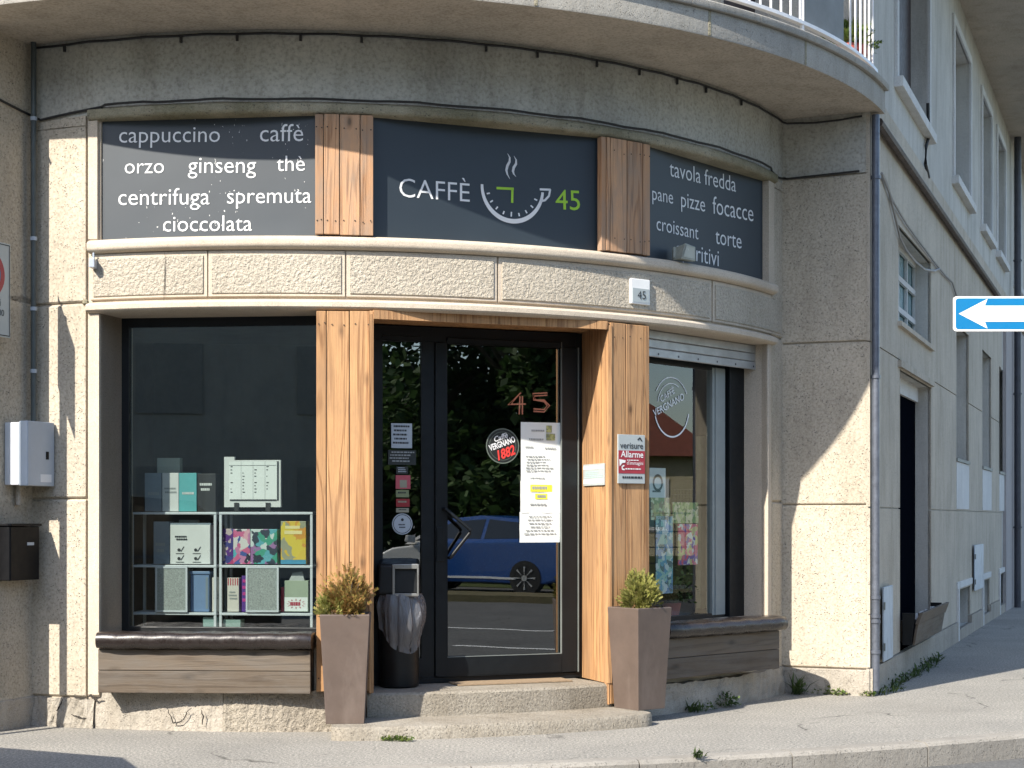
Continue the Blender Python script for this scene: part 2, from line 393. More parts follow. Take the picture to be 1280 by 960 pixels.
M['signred'] = paint('sign red', (.35,.03,.045), .4, .08)
M['noticegrey'] = paint('notice grey', (.40,.44,.44), .4, .05)
M['ink'] = paint('ink', (.03,.035,.04), .7, .05)
M['inkgrey'] = paint('pale ink', (.30,.32,.32), .7, .1)
M['paper'] = paint('paper', (.74,.77,.75), .7, .05, scale=4)
M['highlight'] = paint('yellow marker', (.85,.78,.05), .7, .05)
M['mat'] = paint('doormat', (.30,.22,.14), .95, .3, scale=40, bumpy=.6)
M['railwhite'] = paint('white railing paint', (.80,.79,.78), .4, .08)
M['darkshutter'] = paint('dark wood shutter', (.05,.035,.035), .55, .3)
M['terracotta'] = paint('red pot', (.42,.09,.07), .6, .2)
M['flood'] = paint('floodlight casing', (.30,.33,.30), .45, .25, scale=30)
M['lens'] = paint('floodlight lens', (.36,.40,.38), .2, .1)
M['bag'] = None
def bagmat():
    m, n, p = mat('bin bag film'); m.use_transparent_shadow = True; tc = N(n, 'ShaderNodeTexCoord').outputs['Object']
    p.inputs['Base Color'].default_value = (.14,.14,.15,1); p.inputs['Roughness'].default_value = .17; p.inputs['Specular IOR Level'].default_value = .8
    nb = bump(n, noise(n, mapping(n, tc, (26,26,7)), 1.0, 4, .6, 1.2), .8, .02)
    n.links.new(nb, p.inputs['Normal'])
    tr = N(n, 'ShaderNodeBsdfTransparent'); tr.inputs[0].default_value = (.75,.75,.77,1); mx = N(n, 'ShaderNodeMixShader'); mx.inputs[0].default_value = .25
    n.links.new(p.outputs[0], mx.inputs[1]); n.links.new(tr.outputs[0], mx.inputs[2]); n.links.new(mx.outputs[0], n.nodes['Material Output'].inputs[0])
    return m
M['bag'] = bagmat()
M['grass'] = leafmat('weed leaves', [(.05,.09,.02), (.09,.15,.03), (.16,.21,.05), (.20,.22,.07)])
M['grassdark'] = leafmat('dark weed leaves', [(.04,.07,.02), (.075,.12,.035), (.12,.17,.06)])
M['thujabrown'] = leafmat('dried thuja', [(.30,.15,.05), (.34,.18,.065), (.30,.22,.06), (.22,.20,.05), (.40,.24,.10)], .2)
M['thujagreen'] = leafmat('yellow green thuja', [(.14,.17,.035), (.24,.25,.06), (.30,.29,.08), (.36,.33,.12), (.20,.20,.05)], .25)
M['treeleaf'] = leafmat('tree leaves', [(.02,.045,.012), (.035,.075,.02), (.05,.10,.03), (.08,.13,.04)], .3)
M['bark'] = paint('bark', (.09,.07,.05), .9, .4, scale=12, bumpy=.8)

# ------------------------------------------------------------------ text helper
def text_mesh(s, shear=0.0, bold=0.0):
    cu = bpy.data.curves.new('t', 'FONT'); cu.body = s; cu.size = 1.0; cu.resolution_u = 3; cu.shear = shear; cu.offset = bold
    o = bpy.data.objects.new('t', cu); COL.objects.link(o)
    dg = bpy.context.evaluated_depsgraph_get(); dg.update()
    me = bpy.data.meshes.new_from_object(o.evaluated_get(dg))
    vs = [v.co.copy() for v in me.vertices]; fs = [list(p.vertices) for p in me.polygons]
    bpy.data.objects.remove(o); bpy.data.curves.remove(cu); bpy.data.meshes.remove(me)
    return vs, fs
def put_text(mb, s, pl, u0, z0, u1=None, height=None, off=.003, ang=0.0, bold=0.0, shear=0.0, squash=1.0, align='L'):
    """letters on a Plane; u0,z0 = baseline start. Fits width u1-u0 or cap height"""
    vs, fs = text_mesh(s, shear, bold)
    if not vs: return
    x0 = min(v.x for v in vs); x1 = max(v.x for v in vs); wd = x1-x0
    k = (u1-u0)/wd if u1 is not None else height/.7
    ky = height/.7 if (u1 is not None and height) else k*squash
    if u1 is None and align == 'C': u0 = u0-wd*k/2
    ca, sa = math.cos(ang), math.sin(ang); b = len(mb.v)
    for v in vs:
        x, y = (v.x-x0)*k, v.y*ky
        mb.v.append(tuple(pl.w(u0+x*ca-y*sa, z0+x*sa+y*ca, off)))
    for f in fs: mb.idx([b+i for i in f])
def px_text(mb, s, pl, px0, y0, px1, off=.003, **k):
    a = pl.on(px0, y0); b = pl.on(px1, k.pop('y1', None) or y0)
    put_text(mb, s, pl, a[0], a[1], a[0]+math.hypot(b[0]-a[0], b[1]-a[1]), off=off, ang=math.atan2(b[1]-a[1], b[0]-a[0]), **k)
def bars(mb, pl, u0, u1, ztop, n, gap, h, off, seed=1, align='L'):
    """unreadable small print: rows of short strokes"""
    rd = random.Random(seed)
    for i in range(n):
        z = ztop-i*gap; u = u0+rd.random()*.12*(u1-u0); e = u1-rd.random()*.3*(u1-u0)
        if align == 'C': m_ = (u0+u1)/2; hw = (u1-u0)*(.25+.25*rd.random()); u, e = m_-hw, m_+hw
        while u < e:
            wd = (u1-u0)*(.05+.1*rd.random()); mb.quad(pl, u, min(u+wd, e), z-h, z, off); u += wd+(u1-u0)*.025

# ================================================================== GROUND
KC = Vector((-3.05, 20.94)); KR = 12.7
def kp(a, r): return Vector((KC.x+r*math.sin(a), KC.y-r*math.cos(a)))
ka0, ka1 = R_(-21.8), R_(68.2)
def kerb_line(r):
    L = [kp(ka0, r)-E1*60]
    L += [kp(ka0+(ka1-ka0)*i/60, r) for i in range(61)]
    L += [kp(ka1, r)+E2*70]
    return L
mb = MB(); inner = kerb_line(KR-.13)
poly = [(p.x, p.y, 0.0) for p in inner] + [(p.x-E1.x*30, p.y-E1.y*30, 0.0) for p in [inner[-1]]] + [(inner[0].x+E2.x*12, inner[0].y+E2.y*12, 0.0)]
mb.face(poly); tag(obj('pavement', mb, M['pave']), kind='structure')
mb = MB(); mb.face([(-400,-400,-.14),(400,-400,-.14),(400,400,-.14),(-400,400,-.14)])
tag(obj('road', mb, M['road']), kind='structure')
mb = MB()                                            # kerb stones, about 0.95 m each with open joints
aa = ka0; da = .95/KR; ja = math.atan2(((987-640)/F*9.15)-KC.x, KC.y-9.15)
aa = ja-da*math.floor((ja-ka0)/da)
while aa+da < ka1:
    rise = .004*math.sin(aa*97)
    prof = [(KR-.13, -.2), (KR, -.2), (KR, -.018+rise), (KR-.012, -.004+rise), (KR-.03, .004+rise), (KR-.13, .004+rise)]
    a0, a1 = aa+.0035/KR*1.2, aa+da-.0035/KR*1.2
    mb.sweep([(lambda r, z, a=a0+(a1-a0)*i/5: (*kp(a, r), z)) for i in range(6)], prof)
    aa += da
tag(obj('kerb', mb, M['kerb'], bevel=0), kind='structure')
# white road markings parallel to the side street (reflected in the door glass)
def ep(a, b, z): p = E1*a+E2*b; return (p.x, p.y, z)
mb = MB()
def strip(a0, a1, b0, b1): mb.face([ep(a0,b0,-.136), ep(a1,b0,-.136), ep(a1,b1,-.136), ep(a0,b1,-.136)])
strip(5.15, 5.27, -30, 60)
for i in range(14): strip(2.5, 2.62, -22+i*4.0, -20.2+i*4.0)
tag(obj('road_marking', mb, M['line']), kind='structure')
mb = MB(); b0, b1 = -40, 70
mb.hexa([ep(11.3,b0,-.15), ep(11.3,b1,-.15), ep(12.6,b1,-.15), ep(12.6,b0,-.15), ep(11.3,b0,-.02), ep(11.3,b1,-.02), ep(12.6,b1,-.02), ep(12.6,b0,-.02)])
M['verge'] = plaster('dry verge', (.17,.14,.085), (.12,.115,.06), .9, 20, stain=.4)
tag(obj('verge', mb, M['verge']), kind='structure')
mb = MB(); mb.face([ep(16.5,-60,-.13), ep(90,-60,-.13), ep(90,80,-.13), ep(16.5,80,-.13)])
M['lawn'] = plaster('lawn', (.06,.085,.03), (.09,.10,.04), .9, 12, stain=.3)
tag(obj('lawn', mb, M['lawn']), kind='structure')

# ================================================================== THE CORNER BUILDING
B = thing('corner_building', 'beige plastered corner building with rounded ground floor shopfront and curved balcony above', 'building', (0, 14, 0))
pL, pR = phi(40), phi(978)
def A(px): return phi(px)
PIL1 = (396, 467); PIL2 = (761, 812)
def rprof(r0, r1, z0, z1, ch=.008): return [(r0,z0), (r1-ch,z0), (r1,z0+ch), (r1,z1-ch), (r1-ch,z1), (r0,z1)]
D = .42
# core of the curved wall (behind raised panels)
mb = MB()
mb.arc(pL-.02, pR+.02, [(RW-D, 3.90), (RW, 3.90), (RW, ZS+.02), (RW-D, ZS+.02)])                 # plaster above the signs
plain = obj('wall', mb, M['plain'], B, smooth=True)
mb = MB()
mb.arc(pL-.02, pR+.02, [(RW-D, 2.66), (RW-.02, 2.66), (RW-.02, 3.05), (RW-D, 3.05)])            # belt core
mb.arc(pL-.02, A(124), [(RW-D, -.05), (RW-.02, -.05), (RW-.02, 3.89), (RW-D, 3.89)])
mb.arc(A(961), pR+.02, [(RW-D, -.05), (RW-.02, -.05), (RW-.02, 3.89), (RW-D, 3.89)])
for a, b in ((PIL1[0]+4, PIL1[1]-4), (PIL2[0]+4, PIL2[1]-4)):
    mb.arc(A(a), A(b), [(RW-.3, 3.05), (RW-.05, 3.05), (RW-.05, 3.9), (RW-.3, 3.9)])
mb.arc(A(118), A(398), [(RW-D, -.05), (RW-.055, -.05), (RW-.055, .60), (RW-D, .60)])             # dado under windows
mb.arc(A(806), A(966), [(RW-D, -.05), (RW-.055, -.05), (RW-.055, .60), (RW-D, .60)])
obj_pieces('wall_core', mb, M['smooth'], B)
# raised rough panels of the belt, joints open
mb = MB(); ms = MB()
for a, b in ((113, 258.6), (260.4, 431), (433, 621), (623.4, 889.6), (891.6, 977)):
    ms.arc(A(a), A(b), rprof(RW-.03, RW-.002, 2.722, 3.016, .006))
    if b-a > 60: mb.arc(A(a)+.006, A(b)-.006, rprof(RW-.03, RW+.006, 2.742, 2.985, .005), 1.0)
obj_pieces('belt_margin', ms, M['smooth'], B, smooth=True)
obj_pieces('rough_panel', mb, M['rough'], B, smooth=True)
# vertical panels left and right of the openings
mb = MB(); ms = MB()
for z0, z1 in ((.196, 1.455), (1.466, 2.70), (2.716, 3.84)):
    mb.arc(pL-.01, A(107), rprof(RW-.03, RW, z0, z1, .01))
    mb.arc(A(965), pR+.01, rprof(RW-.03, RW, z0, z1, .01))
for z0, z1 in ((.60, 2.70),):
    ms.arc(A(110.5), A(124), rprof(RW-D, RW+.004, .20, z1, .014))
ms.arc(A(110.5), A(122), rprof(RW-D, RW+.004, 3.10, 3.90, .012))
ms.arc(A(960.5), A(967), rprof(RW-D, RW+.004, 3.06, 3.88, .010))
mb.arc(pL-.01, A(107), rprof(RW-.03, RW, 3.84, 3.905, .0))
mb.arc(A(968), pR+.01, rprof(RW-.03, RW, 3.84, 3.905, .0))
obj_pieces('pitted_panel', mb, M['pitted'], B, smooth=True)
obj_pieces('jamb', ms, M['smooth'], B, smooth=True)
# mouldings: under the signs, over the signs, over the doors
def mould(p0, p1, zc, hz, pr, mtl, name, rin=.3):
    m_ = MB(); n = 7
    prof = [(RW-rin, zc-hz)] + [(RW+pr*math.sin(math.pi*.5*max(0, min(1, 1.15*math.sin(math.pi*(.04+.92*i/n))))), zc-hz+2*hz*i/n) for i in range(n+1)] + [(RW-rin, zc+hz)]
    m_.arc(p0, p1, prof, 1.2); return obj(name, m_, mtl, B, smooth=True)
mould(A(113), A(966), 3.060, .042, .045, M['smooth'], 'lower_cornice')
mould(A(112), A(968), 3.902, .038, .030, M['stone'], 'upper_cornice')
mould(A(111), A(966), 2.672, .033, .040, M['smooth'], 'lintel_moulding', .34)
# plinth with broken render
def ragged(p0, p1, z0, z1, r, seed, amp=.012, n=60):
    rd = random.Random(seed); m_ = MB(); rows = 4
    grid = []
    for i in range(n+1):
        ph = p0+(p1-p0)*i/n; col = []
        for j in range(rows+1):
            z = z0+(z1-z0)*j/rows + (rd.uniform(-.008,.008) if 0 < j else 0) 
            col.append(m_.vert(pol(r+rd.uniform(-amp, amp)+.012*math.sin(i*.5+j)*(amp/.004)*.3+.02*(1-j/rows), ph, z)))
        col.append(m_.vert(pol(r-.12, ph, z1))); grid.append(col)
    for i in range(n):
        for j in range(rows+1): m_.idx([grid[i][j], grid[i+1][j], grid[i+1][j+1], grid[i][j+1]])
    return m_
obj('plinth', ragged(pL-.01, A(118), -.02, .185, RW, 3, .008, 24), M['plinth'], B)
obj('plinth', ragged(A(119), A(278), -.02, .26, RW-.02, 5, .004, 70), M['plinth'], B, smooth=True)
obj('rubble_plinth', ragged(A(279), A(420), -.02, .26, RW-.01, 6, .004, 70), M['rubble'], B, smooth=True)
obj('plinth', ragged(A(800), pR+.01, -.02, .20, RW+.012, 8, .008, 40), M['plinth'], B)
# cracks in the plinth and a settlement crack in the belt
def crack(pts, wd, r, seed):
    rd = random.Random(seed); m_ = MB(); q = []
    for i in range(len(pts)-1):
        for k in range(4): f = k/4; q.append((pts[i][0]+(pts[i+1][0]-pts[i][0])*f+rd.uniform(-1,1)*.8, pts[i][1]+(pts[i+1][1]-pts[i][1])*f+rd.uniform(-1,1)*.8))
    q.append(pts[-1]); L = []
    for x, y in q:
        w_ = wallpt(x, r); L.append((w_, CAMZ+(HY-y)/F*w_.y))
    for i in range(len(L)-1):
        (a, za), (b, zb_) = L[i], L[i+1]; t0 = wd*(.3+.7*math.sin(math.pi*(i+.3)/len(L))); t1 = wd*(.3+.7*math.sin(math.pi*(i+1.3)/len(L))); vert = abs(b.x-a.x) < abs(zb_-za)
        dx, dz = (1, 0) if vert else (0, 1)
        m_.face([(a.x-dx*t0/2, a.y, za-dz*t0/2), (a.x+dx*t0/2, a.y, za+dz*t0/2), (b.x+dx*t1/2, b.y, zb_+dz*t1/2), (b.x-dx*t1/2, b.y, zb_-dz*t1/2)])
    obj('crack', m_, M['crackdark'], B, smooth='flatkeep')
M['crackdark'] = paint('crack shadow gap', (.035,.03,.025), .95, .3)
crack([(64,903),(70,890),(76,880),(78,874)], .010, RW+.014, 1); crack([(88,893),(97,896),(104,898),(110,899)], .010, RW+.014, 2)
crack([(209,884),(212,893),(216,903),(222,904),(230,898),(235,888),(240,885)], .009, RW+.02, 3); crack([(252,888),(254,896),(253,906)], .010, RW+.02, 4)
crack([(108,873),(113,869),(118,874),(126,872)], .020, RW+.014, 5); crack([(90,870),(100,872),(108,872)], .012, RW+.014, 6)
crack([(206,316),(207,340),(205,376)], .005, RW+.012, 7)
# left return wall (end of the left wing) and right flat wall
pl_left = Plane(OUTL, INL)            # normal points right
pl_right = Plane(INR, OUTR); pl_side = Plane(OUTR, OUTR+E2*40)
pl_front = Plane(OUTL-E1*14, OUTL)
def wall_grid(mb, pl, u0, u1, z0, z1, openings, o0, o1):
    """solid wall with rectangular holes (u0,u1,z0,z1)"""
    us = sorted(set([u0, u1]+[x for o in openings for x in o[:2] if u0 < x < u1]))
    zs = sorted(set([z0, z1]+[x for o in openings for x in o[2:4] if z0 < x < z1]))
    for i in range(len(us)-1):
        run = None
        for j in range(len(zs)-1):
            cu, cz = (us[i]+us[i+1])/2, (zs[j]+zs[j+1])/2
            hole = any(o[0] < cu < o[1] and o[2] < cz < o[3] for o in openings)
            if not hole: run = [zs[j], zs[j+1]] if run is None else [run[0], zs[j+1]]
            if (hole or j == len(zs)-2) and run is not None:
                mb.pbox(pl, us[i], us[i+1], run[0], run[1], o0, o1); run = None
mb = MB()
mb.pbox(pl_left, -.0, pl_left.L+.3, -.05, ZS+.3, -.6, -.02)
mb.pbox(pl_right, -.3, pl_right.L-.02, -.05, ZS+.2, -.5, -.02)
obj_pieces('wall_core', mb, M['smooth'], B)
mb = MB()
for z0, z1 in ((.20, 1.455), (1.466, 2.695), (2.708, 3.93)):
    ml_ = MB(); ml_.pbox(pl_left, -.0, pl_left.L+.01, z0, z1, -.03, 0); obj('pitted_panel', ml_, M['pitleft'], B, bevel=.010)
for z0, z1 in ((.205, 1.435), (1.445, 2.665), (2.675, 3.93)):
    mb.pbox(pl_right, -.01, pl_right.L-.012, z0, z1, -.03, 0)
obj_pieces('pitted_panel', mb, M['pitted'], B, bevel=.010)
mb = MB()
mb.pbox(pl_left, 0, pl_left.L+.01, 3.94, ZS+.03, -.03, -.004)
mb.pbox(pl_right, -.01, pl_right.L, 3.94, ZS+.03, -.03, -.004)
obj_pieces('wall', mb, M['plain'], B)
mb = MB(); mb.pbox(pl_left, 0, pl_left.L+.01, -.05, .188, -.03, .012); mb.pbox(pl_right, -.01, pl_right.L, -.05, .195, -.03, .016)
obj_pieces('plinth', mb, M['plinth'], B, bevel=.008)

# balcony slab with coping
bp0, bp1 = R_(-25.5), R_(66.4)
mb = MB(); mb.arc(bp0, bp1, [(3.2, ZS), (4.712, ZS), (4.716, ZS+.012), (4.716, ZS+.165), (3.2, ZS+.165)], 1.0)
js = [phi(887, 4.716), phi(1007, 4.716), phi(670, 4.716)]
slab = obj('balcony_slab', mb, [M['fascia'], M['soffit']], B, smooth=True)
for p in slab.data.polygons:
    if p.normal.z < -.8: p.material_index = 1
mb = MB()
for a in js: mb.arc(a-.0022, a+.0022, [(4.70, ZS+.006), (4.7185, ZS+.006), (4.7185, ZS+.163), (4.70, ZS+.163)])
obj_pieces('fascia_joint', mb, M['stone'], B)
mb = MB(); a = bp0
while a < bp1-.01:
    b = min(a+R_(7.4), bp1); mb.arc(a+.0006, b-.0006, [(4.2, ZS+.168), (4.742, ZS+.168), (4.747, ZS+.175), (4.747, ZS+.212), (4.738, ZS+.22), (4.2, ZS+.22)], 1.0); a = b
obj('balcony_coping', mb, M['fascia'], B, smooth=True)
# soffit of the slab also covers the return walls
# railing: white bars, posts, bottom rail, privacy sheet
RB = 4.655; zb = ZS+.22
rail = obj('railing', built(lambda m_: (m_.arc(bp0+.02, bp1-.015, [(RB-.02, zb+.075), (RB+.02, zb+.075), (RB+.02, zb+.10), (RB-.02, zb+.10)], 1.5),
      m_.arc(bp0+.02, bp1-.015, [(RB-.025, zb+1.0), (RB+.025, zb+1.0), (RB+.025, zb+1.04), (RB-.025, zb+1.04)], 1.5))) , M['railwhite'], B)
a = bp0+.03; k = 0; gap0, gap1 = phi(1005, RB), phi(1056, RB)
while a < bp1-.016:
    if not (gap0 < a < gap1):
        m_ = MB(); p = pol(RB, a); m_.tube([(p.x, p.y, zb+.085), (p.x, p.y, zb+1.01)], .0085, 6); obj('baluster', m_, M['railwhite'], rail, smooth=True)
    a += .112/RB; k += 1
m_ = MB()
for px in (1002.5,):
    p = pol(RB, phi(px, RB)); m_.tube([(p.x, p.y, zb), (p.x, p.y, zb+1.03)], .016, 8)
obj('post', m_, M['railwhite'], rail, smooth=True)
m_ = MB(); m_.arc(gap0+.004, gap1-.004, [(RB-.006, zb+.1), (RB-.001, zb+.1), (RB-.001, zb+.99), (RB-.006, zb+.99)], 1.0)
M['screen'] = paint('grey privacy sheet', (.24,.245,.235), .7, .2, scale=3)
obj('privacy_sheet', m_, M['screen'], rail, smooth=True)
# first floor wall behind the balcony, with a dark balcony door
mb = MB(); ZT = 7.05
ua, ub = phi(900, 3.9), phi(1012, 3.9)
mb.arc(R_(-24), ua, [(3.4, ZS+.16), (3.93, ZS+.16), (3.93, ZT), (3.4, ZT)]); mb.arc(ub, R_(62), [(3.4, ZS+.16), (3.93, ZS+.16), (3.93, ZT), (3.4, ZT)])
mb.arc(ua, ub, [(3.4, zb+2.3), (3.93, zb+2.3), (3.93, ZT), (3.4, ZT)])
mb.pbox(pl_right, -.3, pl_right.L-.02, ZS+.165, ZT, -.5, -.004)
obj('upper_wall', mb, M['sidetop'], B, smooth=True)
mb = MB(); mb.arc(ua, ub, [(3.70, ZS+.17), (3.80, ZS+.17), (3.80, zb+2.3), (3.70, zb+2.3)])
obj('balcony_door', mb, M['darkshutter'], B)

# side street wall: t measured along E2 from the corner
T = pl_side.u
ops = {}
ops['doorway'] = (T(1125), T(1164), .0, 2.59)
ops['small'] = (T(1123), T(1164), 2.98, 3.79)
tall = [(T(1195.5), T(1211)), (T(1228), T(1228)+1.2), (T(1249), T(1249)+1.2)]
vents = [(T(1197), T(1213)), (T(1228), T(1228)+.95), (T(1249), T(1249)+.95)]
upw = [(T(1121), T(1160)), (T(1192), T(1212)), (T(1227), T(1227)+1.25), (T(1246), T(1246)+1.25), (13.6, 14.8), (16.4, 17.6)]
low_ops = [ops['doorway'], ops['small']]+[(a, b, 1.99, 3.45) for a, b in tall]+[(a, b, .12, .55) for a, b in vents]
up_ops = [(a, b, 4.98, 6.62) for a, b in upw]
mb = MB(); wall_grid(mb, pl_side, .05, 26, -.05, 4.36, low_ops, -.45, -.014); wall_grid(mb, pl_side, .05, 26, 4.36, 7.05, up_ops, -.45, -.004)
obj('side_wall_core', mb, M['sidetop'], B)
mb = MB()
for z0, z1 in ((.215, 1.412), (1.424, 2.66), (2.672, 4.37)):
    cut = [(o[0], o[1], max(o[2], z0), min(o[3], z1)) for o in low_ops if o[3] > z0 and o[2] < z1]
    wall_grid(mb, pl_side, .0, 11.35, z0, z1, cut, -.03, 0)
obj('side_wall', mb, M['sidewall'], B)
mb = MB(); wall_grid(mb, pl_side, 0.0, 26, -.05, .205, [(a, b, .12, .205) for a, b in vents], -.03, .02)
obj('side_plinth', mb, M['plinth'], B)
# string course with a dark underside
mb = MB(); mb.pbox(pl_side, .1, 26, 4.395, 4.56, -.03, .022); mb.pbox(pl_side, .1, 26, 4.375, 4.395, -.03, .05)
obj('string_course', mb, M['sidewall'], B)
mb = MB(); mb.tube([pl_side.w(.12, 4.335, .045), pl_side.w(11.2, 4.335, .045)], .034, 8)
M['gutter'] = paint('rusty cable duct', (.07,.05,.04), .7, .4, scale=14, dirt=(.16,.12,.09))
tag(obj('cable_duct', mb, M['gutter'], smooth=True), 'dark rusty cable duct running under the ledge along the side street', 'cable duct')
# eaves and roof over both wings
mb = MB(); mb.pbox(pl_side, -1.2, 26, 7.05, 7.13, -3, .95)
mb.arc(R_(-26), R_(66), [(2.6, 7.045), (4.75, 7.045), (4.75, 7.125), (2.6, 7.125)])
mb.pbox(pl_front, 0, 14.9, 7.05, 7.13, -4, .8)
obj('eaves', mb, M['soffit'], B, smooth=True)
roofm = MB()
roofm.pbox(pl_side, -1.2, 26, 7.135, 7.3, -3, .7)
M['rooftile'] = paint('clay roof tiles', (.24,.078,.05), .8, .35, scale=6, bumpy=.8)
obj('roof', roofm, M['rooftile'], B)
# left wing front
mb = MB(); mb.pbox(pl_front, 0, pl_front.L-.0, -.05, 7.04, -.6, 0)
obj('front_wall', mb, M['pitted'], B)
# upper window trims, reveals and shutters
for i, (a, b) in enumerate(upw):
    m_ = MB(); z0, z1 = 4.98, 6.62; t_ = .09
    m_.pbox(pl_side, a-t_, a, z0, z1+t_, -.02, .022); m_.pbox(pl_side, b, b+t_, z0, z1+t_, -.02, .022)
    m_.pbox(pl_side, a, b, z1, z1+t_, -.02, .022); m_.pbox(pl_side, a-t_-.02, b+t_+.02, z0-.09, z0, -.02, .07)
    fr = obj('window', m_, M['trim'], B, bevel=.006)
    m_ = MB(); m_.pbox(pl_side, a, b, z0, z1, -.20, -.16)
    obj('shutter', m_, M['darkshutter'] if i == 0 else M['shutterblue'] if 'shutterblue' in M else M.setdefault('shutterblue', paint('pale blue roller shutter', (.36,.40,.44), .6, .1)), fr)
for a, b in tall:
    m_ = MB(); m_.pbox(pl_side, a, b, 1.99, 3.45, -.26, -.20); m_.pbox(pl_side, a-.02, b+.02, 1.955, 1.99, -.03, .018)
    w_ = obj('window', m_, M.setdefault('grissh', paint('grey green shutter', (.25,.26,.235), .7, .2)), B)
    m_ = MB(); m_.pbox(pl_side, a+.0, b-.0, 1.44, 1.95, -.02, .004); obj('apron', m_, M['trim'], w_)
for a, b in vents:
    m_ = MB(); m_.pbox(pl_side, a, b, .12, .55, -.28, -.2); v_ = obj('cellar_vent', m_, M['greyframe'], B)
    m_ = MB(); m_.pbox(pl_side, a-.1, b+.1, .57, .64, -.02, .015); m_.pbox(pl_side, a-.09, a-.005, .0, .57, -.02, .024); obj('vent_frame', m_, M['trim'], v_)
# doorway (dark), small barred window
a, b = ops['doorway'][:2]
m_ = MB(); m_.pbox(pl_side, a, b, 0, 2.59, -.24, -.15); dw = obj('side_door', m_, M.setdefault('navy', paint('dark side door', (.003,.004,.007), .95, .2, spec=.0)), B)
m_ = MB(); m_.pbox(pl_side, a, b, 2.45, 2.59, -.149, -.12); obj('shutter_box', m_, M['trim'], dw)
m_ = MB(); m_.pbox(pl_side, a-.12, b+.05, 2.60, 2.655, -.02, .03); obj('lintel_ledge', m_, M['sidewall'], B)
a, b = ops['small'][:2]
m_ = MB(); m_.pbox(pl_side, a-.04, b+.04, 2.94, 2.98, -.03, .035); obj('sill', m_, M['sidewall'], B)
m_ = MB(); m_.pbox(pl_side, a, b, 2.98, 3.79, -.20, -.18)
M['bluepane'] = paint('bluish window pane', (.16,.30,.33), .12, .2, spec=.8)
fw = obj('small_window', m_, M['bluepane'], B)
m_ = MB()
for k in range(5): m_.pbox(pl_side, a+(b-a)*k/4-.02, a+(b-a)*k/4+.02, 2.98, 3.79, -.175, -.15)
for z in (3.0, 3.22, 3.5, 3.77): m_.pbox(pl_side, a, b, z-.025, z+.025, -.17, -.146)
obj('frame', m_, M['trim'], fw)
# far neighbour beyond the dark pipe
m_ = MB(); m_.pbox(pl_side, 11.75, 26, -.05, 4.3, -.02, .03)
obj('side_wall', m_, M.setdefault('pinkwall', plaster('neighbour render', (.40,.37,.36), (.35,.33,.32), .2, 10, stain=.3)), B)

# ------------------------------------------------------------------ timber clad piers
def clad(name, px0, px1, z0, z1, rf, mtl, nb=3, side=None, split=None):
    a, b = wallpt(px0, rf), wallpt(px1, rf); pl = Plane(a, b); m_ = MB(); L = pl.L; rd = random.Random(int(px0*z1*10))
    us = split or [0, .17*L, .58*L, .985*L] if nb == 3 else [L*i/nb for i in range(nb+1)]
    us = [u*L for u in split]+[L] if split else us
    for i in range(len(us)-1): m_.pbox(pl, us[i]+.0025, us[i+1]-.0025, z0+rd.uniform(0,.006), z1-rd.uniform(0,.006), -.05, rd.uniform(-.004,.002))
    o_ = obj(name, m_, mtl, B, bevel=.003); k_ = MB()
    for i in range(len(us)-1):
        if us[i+1]-us[i] < .05: continue
        z = z0+.09
        while z < z1-.03:
            for f in (.22, .78): k_.disc(pl, us[i]+(us[i+1]-us[i])*f+rd.uniform(-.004,.004), z+rd.uniform(-.01,.01), .0048, .0035, 8)
            z += z1-z0-.18
    obj('screw', k_, M['crackdark'], o_, smooth='flatkeep')
    return pl, o_
RP = 4.0
plc1, _ = clad('timber_pier', PIL1[0]-1, PIL1[1], .25, 2.636, RP, M['wood'], split=[0, .18, .58])
plc2, _ = clad('timber_pier', PIL2[0], PIL2[1], .10, 2.636, RP, M['wood'], split=[0, .04, .42, .87])
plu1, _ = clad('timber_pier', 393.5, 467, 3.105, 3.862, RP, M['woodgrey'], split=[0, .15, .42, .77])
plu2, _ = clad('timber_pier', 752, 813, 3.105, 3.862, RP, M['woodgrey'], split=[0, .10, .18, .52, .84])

# ------------------------------------------------------------------ door recess
dL, dR = wallpt(467, RP), wallpt(760, RP); dirD = (dR-dL).normalized(); inw = Vector((-dirD.y, dirD.x))
pl_dface = Plane(dL, dR)
DD = .44
pl_door = Plane(dL+inw*DD, dR+inw*DD)              # plane of the door frame front
LD = pl_door.L
ZSILL, ZDT = .245, 2.605
m_ = MB()                                            # right reveal boards, soffit boards
pr = Plane(dR+inw*DD, dR)                            # runs from inside to the street; normal points left into the recess
for i, (a, b) in enumerate(((0, .44), (.442, 1.0))): m_.pbox(pr.shifted(0), a*DD+.0, b*DD-.012, .24, 2.60, -.04, 0) if False else m_.hexa([
    (*(dR+inw*DD*(1-b)+dirD*.0), .242), (*(dR+inw*DD*(1-b)+dirD*.03), .242), (*(dR+inw*(DD*(1-a)-.002)+dirD*.03), .242), (*(dR+inw*(DD*(1-a)-.002)), .242),
    (*(dR+inw*DD*(1-b)), 2.615), (*(dR+inw*DD*(1-b)+dirD*.03), 2.615), (*(dR+inw*(DD*(1-a)-.002)+dirD*.03), 2.615), (*(dR+inw*(DD*(1-a)-.002)), 2.615)])
obj('timber_reveal', m_, M['wood'], B, bevel=.002)
m_ = MB(); m_.hexa([(*(dL+inw*DD), .242), (*(dL), .242), (*(dL-dirD*.03), .242), (*(dL+inw*DD-dirD*.03), .242), (*(dL+inw*DD), 2.615), (*(dL), 2.615), (*(dL-dirD*.03), 2.615), (*(dL+inw*DD-dirD*.03), 2.615)])
obj('timber_reveal', m_, M['wood'], B)
